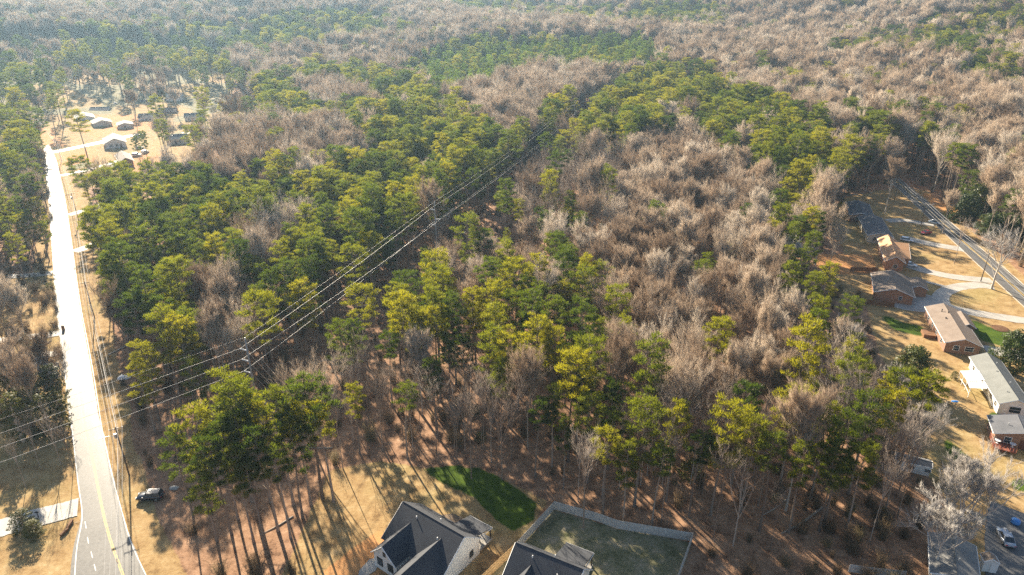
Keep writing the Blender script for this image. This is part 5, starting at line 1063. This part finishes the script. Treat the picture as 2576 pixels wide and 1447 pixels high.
# trees placed one by one: (frame point of the top, height, kind, variant, label)
HERO = [
 (470, 1030, 23, 'p', 2, 'broad yellow green pine, leftmost of the clump beside the parked dark car'), (528, 1100, 21, 'p', 6, 'round crowned bright pine leaning over the parked dark car'), (578, 978, 25, 'p', 3, 'tall pine right of the leftmost roadside clump pine'),
 (432, 1085, 19, 'p', 0, 'smaller pine at the dirt lane edge of the roadside clump'), (690, 985, 25, 'p', 4, 'slim pine in the middle of the roadside clump'), (768, 958, 26, 'p', 3, 'flat topped pine, rightmost of the roadside clump with a long bare trunk'), (632, 1005, 23, 'p', 1, 'thin crowned pine between two taller ones in the roadside clump'), (590, 1130, 20, 'p', 4, 'lower pine at the foot of the roadside clump'), (500, 1165, 17, 'p', 5, 'short pine hanging over the dirt lane shadow'), (720, 1050, 22, 'p', 0, 'pine with broken limbs behind the roadside clump'),
 (330, 745, 22, 'p', 6, 'big pine spreading over the road verge by the wires'), (400, 780, 24, 'p', 2, 'massive pine beside the roadside wires'), (350, 860, 20, 'p', 5, 'low pine crown above the white tarp heap'), (440, 800, 23, 'p', 0, 'dense pine behind the big verge pine'), (660, 755, 20, 'p', 1, 'single round pine left of the power line wires'),
 (1440, 893, 25, 'p', 3, 'tallest pine at the front of the central clump'), (1490, 995, 20, 'p', 0, 'ragged pine below the tallest front central pine'), (1395, 975, 19, 'p', 4, 'small bright pine at the front of the central clump'), (1090, 905, 19, 'p', 4, 'lone slim pine above the bare trunks at lower centre'), (1238, 830, 23, 'p', 5, 'dark pine at the left front of the central clump'), (1500, 830, 21, 'p', 2, 'spreading pine at the right side of the central clump'), (905, 725, 22, 'p', 6, 'broad pine beside the power line corridor bend'), (860, 810, 21, 'p', 2, 'pine at the corner of the power line corridor'),
 (600, 1040, 23, 'p', 8, 'high crowned slim pine in the middle of the roadside clump'), (652, 1080, 22, 'p', 8, 'small topped pine in front of the slim roadside pine'), (545, 1055, 22, 'p', 4, 'narrow pine behind the round crowned roadside pine'), (742, 1010, 23, 'p', 8, 'small topped pine beside the flat topped roadside pine'), (805, 1015, 22, 'p', 8, 'thin pine right of the flat topped roadside pine'), (690, 1120, 20, 'p', 8, 'thin pine standing over the striped clearing shadows'), (625, 1170, 18, 'p', 8, 'short thin pine at the lower end of the roadside clump'),
 (1532, 1075, 20, 'p', 8, 'small topped pine left of the lower right row'), (1705, 1015, 22, 'p', 4, 'narrow pine behind the fence middle'), (1762, 1085, 19, 'p', 8, 'small topped pine right of the fence middle'), (1585, 1110, 18, 'p', 7, 'short pine over the fence left half'), (1662, 1120, 18, 'p', 8, 'thin short pine over the fence'), (1955, 1105, 20, 'p', 8, 'small topped pine right of the fence corner'), (2032, 1120, 19, 'p', 4, 'narrow pine below the tall pale bare tree'), (2095, 1010, 22, 'p', 7, 'slender pine left of the shed pine'), (1880, 975, 22, 'p', 8, 'high crowned pine behind the big fence corner pine'), (1545, 955, 21, 'p', 4, 'narrow pine at the edge of the big bare wood'), (1350, 1010, 18, 'p', 8, 'small pine above the right end of the lawn'), (1010, 965, 18, 'p', 8, 'small thin pine among bare trunks at lower centre'), (885, 965, 17, 'p', 4, 'thin pine at the left of the bare trunks'),
 (1622, 1000, 24, 'p', 5, 'narrow pine at the left end of the lower right row'), (1832, 1008, 25, 'p', 2, 'big pine with long trunk above the fence corner'), (1905, 1050, 21, 'p', 0, 'pine right of the big one above the fence corner'), (2010, 985, 22, 'p', 6, 'bright topped pine in the middle of the lower right row'), (2140, 1045, 24, 'p', 5, 'tall pine overhanging the backyard shed'), (2200, 985, 23, 'p', 2, 'bushy pine left of the magnolia'), (2185, 1120, 18, 'p', 0, 'lower pine beside the backyard shed'), (2255, 985, 21, 'p', 1, 'pine in front of the magnolia'), (2110, 1130, 18, 'p', 4, 'thin pine at the lower right brush'), (2065, 1000, 20, 'p', 4, 'slim pine between two brighter ones in the lower right row'),
 (1780, 640, 17, 'p', 0, 'lone pine in the upper part of the bare wood'), (1770, 655, 18, 'p', 2, 'low round pine amid the grey bare wood'), (1830, 615, 16, 'p', 1, 'small yellow green pine amid the grey bare wood'), (1265, 600, 15, 'p', 2, 'round pine in the shrubby clearing'), (1225, 600, 14, 'p', 6, 'wide low pine in the shrubby clearing'), (1070, 625, 17, 'p', 0, 'pine at the edge of the power line clearing'),
 (2050, 690, 18, 'p', 6, 'bushy pine behind the brick ranch backyard'), (2140, 745, 17, 'p', 2, 'wide pine at the brown board fence'), (2000, 560, 20, 'p', 5, 'tall pine beside the dark roofed house yard'), (1970, 480, 20, 'p', 6, 'bright pine at the top of the backyard strip'),
 (70, 320, 19, 'p', 2, 'dense pine at the road bend on the left'), (30, 330, 20, 'p', 5, 'dark pine on the left edge at the road bend'), (95, 340, 18, 'p', 1, 'slim pine close to the road on the left'), (60, 530, 17, 'p', 6, 'bright green pine left of the glaring road'), (25, 590, 18, 'p', 0, 'pine at the left edge above the shaded drive'), (95, 560, 14, 'p', 2, 'small bright pine throwing shadow onto the road'),
 (355, 330, 19, 'p', 4, 'slim pine in front of the white gabled house'), (340, 345, 17, 'p', 1, 'pine beside the brown roofed bungalow'), (500, 300, 22, 'p', 0, 'tall pine at the end of the side street'), (575, 195, 22, 'p', 2, 'tall pine right of the far low building'), (155, 190, 24, 'p', 4, 'tall dark pine by the wires at the road bend'), (60, 155, 24, 'p', 3, 'tallest pine at the upper left edge'),
 (2030, 1035, 22, 'b', 3, 'tall pale bare tree in the lower right row'), (1262, 990, 20, 's', 3, 'grey bare tree above the right end of the lawn'), (1330, 930, 19, 'b', 4, 'grey bare tree in front of the central pines'), (945, 945, 18, 's', 1, 'bare tree at the left of the striped shadows'), (1180, 1000, 19, 's', 0, 'slim bare tree above the middle of the lawn'), (1720, 930, 21, 'b', 5, 'wide pale bare tree at the front of the big bare wood'), (1580, 890, 20, 'b', 2, 'fanned bare tree at the left front of the big bare wood'), (1480, 1110, 19, 's', 1, 'bare trunk standing left of the fence corner'), (1690, 1090, 20, 's', 2, 'bare trunk standing behind the fence middle'),
 (2455, 1195, 17, 'w', 1, 'big white bare tree over the low pale house'), (2400, 1290, 13, 'w', 1, 'smaller pale bare tree left of the big white one'), (2535, 600, 17, 'w', 0, 'big spreading bare tree on the circular drive lawn'), (2252, 425, 19, 'b', 3, 'tall bare tree on the lawn by the street bend'), (2055, 495, 12, 'w', 1, 'pale bare tree beside the far dark roofed house'), (2105, 585, 13, 'b', 2, 'bare tree in the tan roofed house backyard'), (2010, 620, 13, 'w', 1, 'pale bare tree behind the orange board fence'), (2140, 830, 12, 'w', 1, 'white bare tree at the brick ranch backyard edge'), (2265, 955, 11, 'w', 1, 'pale bare tree left of the magnolia foot'), (2320, 1040, 11, 'w', 1, 'pale bare tree below the magnolia'),
 (128, 925, 11, 'w', 1, 'bare tree leaning over the road at lower left'), (110, 905, 12, 'b', 5, 'bare tree at the lower left roadside'), (30, 740, 12, 'b', 0, 'bare tree beside the shaded drive on the left'), (60, 1060, 11, 's', 1, 'slim bare tree over the shaded lower left yard'), (112, 1045, 12, 's', 3, 'slim bare tree near the road below the vine covered trees'), (22, 1110, 11, 's', 0, 'slim bare tree at the lower left edge of the picture'), (150, 1075, 10, 's', 1, 'slim bare tree casting twig shadows on the lower road'), (2395, 500, 14, 'b', 1, 'slim bare tree across the right street'), (240, 400, 12, 's', 1, 'slim bare tree on the first driveway lawn'), (290, 385, 13, 's', 0, 'slim bare tree by the brown roofed bungalow'), (335, 185, 20, 'b', 0, 'big shade tree behind the white cottage'), (2430, 560, 15, 's', 1, 'bare pole like tree by the yellow fence')]
HX = np.array([un(h_[0], h_[1], h_[2])[0] for h_ in HERO]); HY = np.array([un(h_[0], h_[1], h_[2])[1] for h_ in HERO])
for x_, y_ in zip(HX, HY): ok &= np.hypot(CX - x_, CY - y_) > 3.6
kind = np.where(young_z, 'y', np.where(is_pine, 'p', 'b'))
slim_z = np.isin(zone, [i for i, z_ in enumerate(ZONES) if z_[5] in ('above the green lawn', 'along the lower right wood edge', 'in the brown wood below the ridge pines', 'in the roadside clump above the parked dark car')])
kind = np.where((kind == 'b') & slim_z & (rng.rand(N_) < .92), 's', kind)
thin = np.arange(N_) >= NREG
ok &= ~thin | (slim_z & (rng.rand(N_) < .74) & ~inpoly(bpx, bpy_, [(350, 1447), (350, 1150), (560, 1200), (830, 1150), (900, 1180), (800, 1500)])); kind = np.where(thin, 's', kind); hs = np.where(thin, rng.uniform(10, 18, N_), hs)
sel = np.where(ok)[0]
TX = np.r_[HX, CX[sel]]; TY = np.r_[HY, CY[sel]]; TZ = terrain(TX, TY); TH = np.r_[[h_[2] for h_ in HERO], hs[sel]]; TK = np.r_[[h_[3] for h_ in HERO], kind[sel]]; TZone = np.r_[np.full(len(HERO), -2), zone[sel]]
hi_ = np.array([1, 3, 8, 4, 14, 8])[rng.randint(0, 6, len(sel))]; TV = np.r_[[h_[4] for h_ in HERO], np.where(slim_z[sel] & (kind[sel] == 'p'), hi_, rng.randint(0, 1000, len(sel)))]; TR = rng.rand(len(TX)) * 6.283
qx, qy, qd = proj(TX, TY, TZ + TH * .7); inframe = (qx > -40) & (qx < 2616) & (qy > -40) & (qy < 1500)
BASEH = {'p': 24., 'y': 13., 'b': 19., 's': 19., 'w': 16.}; SETS = {'p': PINE, 'y': YOUNG, 'b': BARE, 's': SLIM, 'w': WIDE}
size_px = TH / qd * inframe; hero_mask = np.arange(len(TX)) < len(HERO)
def pick(mask, n_):
    c_ = np.where(mask)[0]; s_ = size_px[c_] + hero_mask[c_] * 10; return c_[np.argsort(-s_)[:n_]]
ind_p = pick((TK == 'p') & inframe, 300); ind_b = pick(np.isin(TK, ['b', 's', 'w']) & inframe, 300)
single = np.zeros(len(TX), bool); single[ind_p] = True; single[ind_b] = True; single |= hero_mask
# labels for the rest of the single trees: stand, part of the stand, rank by height there
LAB = {}
GRP = {}
ordn = ['tallest', 'second tallest', 'third tallest', 'fourth tallest', 'fifth tallest', 'sixth tallest', 'seventh tallest', 'eighth tallest', 'ninth tallest', 'tenth tallest', 'eleventh tallest', 'twelfth tallest', 'thirteenth tallest', 'fourteenth tallest', 'fifteenth tallest', 'sixteenth tallest'] + [w + ' tallest' for w in ('seventeenth', 'eighteenth', 'nineteenth', 'twentieth', '21st', '22nd', '23rd', '24th', '25th')]
def stand_name(z_): return (ZONES[z_][5] if z_ >= 0 and ZONES[z_][5] else 'in the mixed woods outside the main stands')
cells = {}
for i in np.where(single & ~hero_mask)[0]:
    st_ = stand_name(TZone[i]); kd = 'pine' if TK[i] == 'p' else ('slim bare tree' if TK[i] == 's' else 'bare tree'); cells.setdefault((st_, kd), []).append(i)
for (st_, kd), ii in cells.items():
    ii = np.array(ii); xs, ys = qx[ii], qy[ii]
    def thirds(v, names):
        if len(v) < 5: return [''] * len(v)
        a_, b_ = np.quantile(v, [1 / 3, 2 / 3]); return [names[0] if q < a_ else names[1] if q < b_ else names[2] for q in v]
    fx = thirds(xs, ('left', 'centre', 'right')); fy = thirds(ys, ('far', 'middle', 'near')); sub = {}
    for j, i in enumerate(ii): sub.setdefault((fy[j], fx[j]), []).append(i)
    for (a_, b_), jj in sub.items():
        jj = sorted(jj, key=lambda q: -TH[q])
        for r_, i in enumerate(jj):
            rk = ordn[min(r_, 24)] if len(jj) > 1 else 'only'
            LAB[i] = '%s %s %s' % (rk, kd, st_) + ((', %s %s' % (a_, b_)) if a_ else ''); GRP[i] = '%ss %s' % (kd, st_)
def put_tree(i, name, label, cat, pr, s_, sx, group):
    tm, cm, _ = pr
    r = bpy.data.objects.new(name, None); COL.objects.link(r); r.location = (TX[i], TY[i], TZ[i] - .05); r.rotation_euler = (0, 0, TR[i]); r.scale = (sx, sx, s_); r.empty_display_size = .5
    r['label'] = label; r['category'] = cat; r['group'] = group
    for nm, me in (('trunk', tm), ('crown', cm)):
        o = bpy.data.objects.new(nm, me); COL.objects.link(o); o.parent = r
    return r
NAME = {'p': 'pine_tree', 'b': 'bare_tree', 's': 'slim_bare_tree', 'w': 'spreading_bare_tree'}
for i in np.where(single)[0]:
    k_ = TK[i]; S_ = SETS[k_]; s_ = TH[i] / BASEH[k_]; sx = s_ * (.92 + .2 * ((i * 37) % 11) / 11); lab = HERO[i][5] if hero_mask[i] else LAB[i]
    g_ = 'pines picked out one by one' if (hero_mask[i] and k_ == 'p') else 'bare trees picked out one by one' if hero_mask[i] else GRP[i]
    put_tree(i, NAME[k_], lab, 'pine tree' if k_ == 'p' else 'bare tree', S_[int(TV[i]) % len(S_)], s_, sx, g_)

# ---- the rest as masses
def mass(name, label, X, Y, Z, S, SX, R, IDX, meshes):
    col = bpy.data.collections.new(name + '_kinds')
    for k, me in enumerate(meshes):
        o = bpy.data.objects.new('%s_kind_%02d' % (name, k), me); col.objects.link(o)
    me = bpy.data.meshes.new(name); n_ = len(X); me.vertices.add(n_); me.vertices.foreach_set('co', np.c_[X, Y, Z].astype(np.float32).ravel())
    a_ = me.attributes.new('size', 'FLOAT_VECTOR', 'POINT'); a_.data.foreach_set('vector', np.c_[SX, SX, S].astype(np.float32).ravel())
    a_ = me.attributes.new('turn', 'FLOAT_VECTOR', 'POINT'); a_.data.foreach_set('vector', np.c_[np.zeros(n_), np.zeros(n_), R].astype(np.float32).ravel())
    a_ = me.attributes.new('which', 'INT', 'POINT'); a_.data.foreach_set('value', np.asarray(IDX, np.int32)); me.update()
    ob = bpy.data.objects.new(name, me); COL.objects.link(ob); ob['kind'] = 'stuff'; ob['label'] = label
    ng = bpy.data.node_groups.new(name + '_scatter', 'GeometryNodeTree'); ng.interface.new_socket('Geometry', in_out='INPUT', socket_type='NodeSocketGeometry'); ng.interface.new_socket('Geometry', in_out='OUTPUT', socket_type='NodeSocketGeometry')
    nn, ll = ng.nodes, ng.links; gi = nn.new('NodeGroupInput'); go = nn.new('NodeGroupOutput'); ip = nn.new('GeometryNodeInstanceOnPoints'); ci = nn.new('GeometryNodeCollectionInfo'); ci.inputs['Collection'].default_value = col; ci.inputs['Separate Children'].default_value = True; ci.inputs['Reset Children'].default_value = True
    def attr(nm, ty): q = nn.new('GeometryNodeInputNamedAttribute'); q.data_type = ty; q.inputs['Name'].default_value = nm; return q.outputs['Attribute']
    ll.new(gi.outputs[0], ip.inputs['Points']); ll.new(ci.outputs[0], ip.inputs['Instance']); ip.inputs['Pick Instance'].default_value = True
    ll.new(attr('which', 'INT'), ip.inputs['Instance Index']); e2 = nn.new('FunctionNodeEulerToRotation'); ll.new(attr('turn', 'FLOAT_VECTOR'), e2.inputs[0]); ll.new(e2.outputs[0], ip.inputs['Rotation']); ll.new(attr('size', 'FLOAT_VECTOR'), ip.inputs['Scale'])
    ll.new(ip.outputs[0], go.inputs[0]); md = ob.modifiers.new('scatter', 'NODES'); md.node_group = ng; return ob
rest = ~single
for nm, lab, ks in (('pine_woods', 'mass of further pines across the woods', ('p', 'y')), ('bare_woods', 'mass of further leafless hardwoods across the woods', ('b', 's', 'w'))):
    k_ = np.where(rest & np.isin(TK, ks))[0]; meshes = []; start = {}
    for q in ks: start[q] = len(meshes); meshes += [p_[2] for p_ in SETS[q]]
    ix = np.array([start[TK[i]] + int(TV[i]) % len(SETS[TK[i]]) for i in k_]); s_ = TH[k_] / np.array([BASEH[q] for q in TK[k_]])
    wide = (1 + .14 * sstep(220, 380, np.hypot(TX[k_], TY[k_]))) * np.where(np.hypot(TX[k_], TY[k_]) > 900, 1.2, 1.0) * np.where(np.hypot(TX[k_], TY[k_]) > 1500, 1.3, 1.0)
    mass(nm, lab, TX[k_], TY[k_], TZ[k_] - .05, s_, s_ * wide * rng.uniform(.95, 1.2, len(k_)), TR[k_], ix, meshes)
    print(nm, len(k_))
# broadleaf evergreens, russet oaks, vine-covered trees: single things
def lone(name, label, cat, px_, py_, h_, pr, baseh, wid=1.0, group=None):
    x_, y_ = un(px_, py_, h_); r = bpy.data.objects.new(name, None); COL.objects.link(r); s_ = h_ / baseh; r.location = (x_, y_, -.05); r.scale = (s_ * wid, s_ * wid, s_); r.rotation_euler = (0, 0, (px_ * 7.1) % 6.28); r['label'] = label; r['category'] = cat
    if group: r['group'] = group
    for nm, me in (('trunk', pr[0]), ('crown', pr[1])): o = bpy.data.objects.new(nm, me); COL.objects.link(o); o.parent = r
lone('magnolia_tree', 'dense dark glossy magnolia beside the white ranch backyard', 'evergreen tree', 2312, 880, 11, LEAFY[0], 11); lone('magnolia_tree', 'glossy evergreen cut by the right edge above the grey roof', 'evergreen tree', 2568, 838, 10, LEAFY[0], 11)
for px_, py_, h_, w_, lb in ((2480, 465, 12, 1.15, 'left grey green evergreen behind the yellow fence'), (2545, 470, 12, 1.2, 'tall grey green evergreen at the right edge'), (2510, 540, 8, 1.3, 'rounded dark evergreen bush above the yellow fence'), (2578, 535, 10, 1.2, 'dark evergreen bush at the right edge'), (2440, 490, 11, 1.0, 'leftmost evergreen bush across the right street')): lone('evergreen_bush', lb, 'evergreen tree', px_, py_, h_, LEAFY[1 + (px_ % 2)], 8, w_, 'evergreens across the right street')
lone('russet_oak', 'russet leaved oak across the right street', 'oak tree', 2470, 385, 15, RUSS[0], 15); lone('russet_oak', 'second russet leaved oak at the right edge', 'oak tree', 2552, 405, 14, RUSS[0], 15); lone('russet_oak', 'brown leaved bush across the right street', 'bush', 2530, 590, 5, RUSS[0], 15, 1.3)
for px_, py_, h_, lb in ((35, 890, 12, 'leftmost vine covered tree at lower left'), (75, 930, 13, 'middle vine covered tree at lower left'), (118, 930, 12, 'vine covered tree nearest the road at lower left'), (20, 1000, 11, 'vine covered tree at the lower left edge'), (95, 985, 11, 'vine covered tree close above the lower left wires'), (45, 960, 12, 'tall vine covered tree in the lower left group'), (5, 930, 12, 'vine covered tree cut by the left edge'), (130, 990, 9, 'short vine covered tree by the road edge'), (60, 845, 6, 'dark vine covered stump beside the white drive')): lone('vine_covered_tree', lb, 'tree', px_, py_, h_, VINE[px_ % 2], 12, 1.6, 'vine covered trees at lower left')
for px_, py_, h_, lb in ((45, 1285, 4.5, 'yellow green bush at the lower left corner'), (75, 1310, 3.5, 'small bush right of the corner bush'), (270, 410, 3, 'bush beside the brown roofed bungalow'), (2405, 935, 2.0, 'low bush by the white ranch')): lone('leafy_bush', lb, 'bush', px_, py_, h_, VINE[1], 11, 2.6)
# understory brush (nobody could count it)
s_ = 3.6; n_ = 130; gx_, gy_ = np.meshgrid(np.arange(-n_, n_) * s_, np.arange(18, n_) * s_); gx_ = (gx_ + (rng.rand(*gx_.shape) - .5) * s_).ravel(); gy_ = (gy_ + (rng.rand(*gy_.shape) - .5) * s_).ravel()
bx_, by_, _ = proj(gx_, gy_, 0); k_ = (np.abs(np.arctan2(gx_, gy_)) < .78) & (np.hypot(gx_, gy_) < 440); den = np.full(gx_.shape, .42)
den[inpoly(bx_, by_, [(400, 1250), (900, 1120), (1400, 1150), (1800, 1250), (2050, 1350), (1900, 1447), (1760, 1330), (1400, 1250), (800, 1447), (420, 1447)])] = .08
den[inpoly(bx_, by_, [(2000, 1150), (2300, 1120), (2420, 1230), (2330, 1440), (2060, 1440), (1950, 1300)])] = .75
k_ &= rng.rand(len(gx_)) < den
for poly in KEEP_OUT[:3] + KEEP_OUT[4:]: k_ &= ~inpoly(bx_, by_, poly)
for poly in FOOT: k_ &= ~inpoly(gx_, gy_, poly)
k_ &= seg_dist(gx_, gy_, [tuple(p) for p in GSC]) > 6; k_ &= ~inpoly(bx_, by_, [(-900, 60), (560, 60), (620, 210), (580, 320), (500, 420), (440, 500), (230, 480), (140, 400), (-900, 330)])
gx_, gy_ = gx_[k_], gy_[k_]; n_ = len(gx_); which = np.where(rng.rand(n_) < .05, 3 + rng.randint(0, 2, n_), rng.randint(0, 3, n_)); ss = rng.uniform(.5, 1.25, n_)
mass('understory_brush', 'brown brush and saplings under the trees', gx_, gy_, np.full(n_, -.08), ss, ss * rng.uniform(.9, 1.5, n_), rng.rand(n_) * 6.28, np.where(rng.rand(n_) < .07, 5 + rng.randint(0, 2, n_), which), BRUSHM + SHRUBM + LOGM)
print('singles', int(single.sum()), 'brush', n_)

# ---------------------------------------------------------------- haze: one closed box of even air round the whole place
hm = bpy.data.materials.new('haze_air'); hm.use_nodes = True; hn = hm.node_tree.nodes; hn.clear(); ho = hn.new('ShaderNodeOutputMaterial'); pv = hn.new('ShaderNodeVolumePrincipled')
pv.inputs['Color'].default_value = (.48, .74, 1.0, 1); pv.inputs['Density'].default_value = HAZE; pv.inputs['Anisotropy'].default_value = .5; hm.node_tree.links.new(pv.outputs[0], ho.inputs['Volume'])
m = MB(); m.box((0, 0, -60), 9000, 9000, 60 + 165); hz = m.build('haze', hm); hz['kind'] = 'stuff'; hz['label'] = 'pale blue winter haze filling the distance'
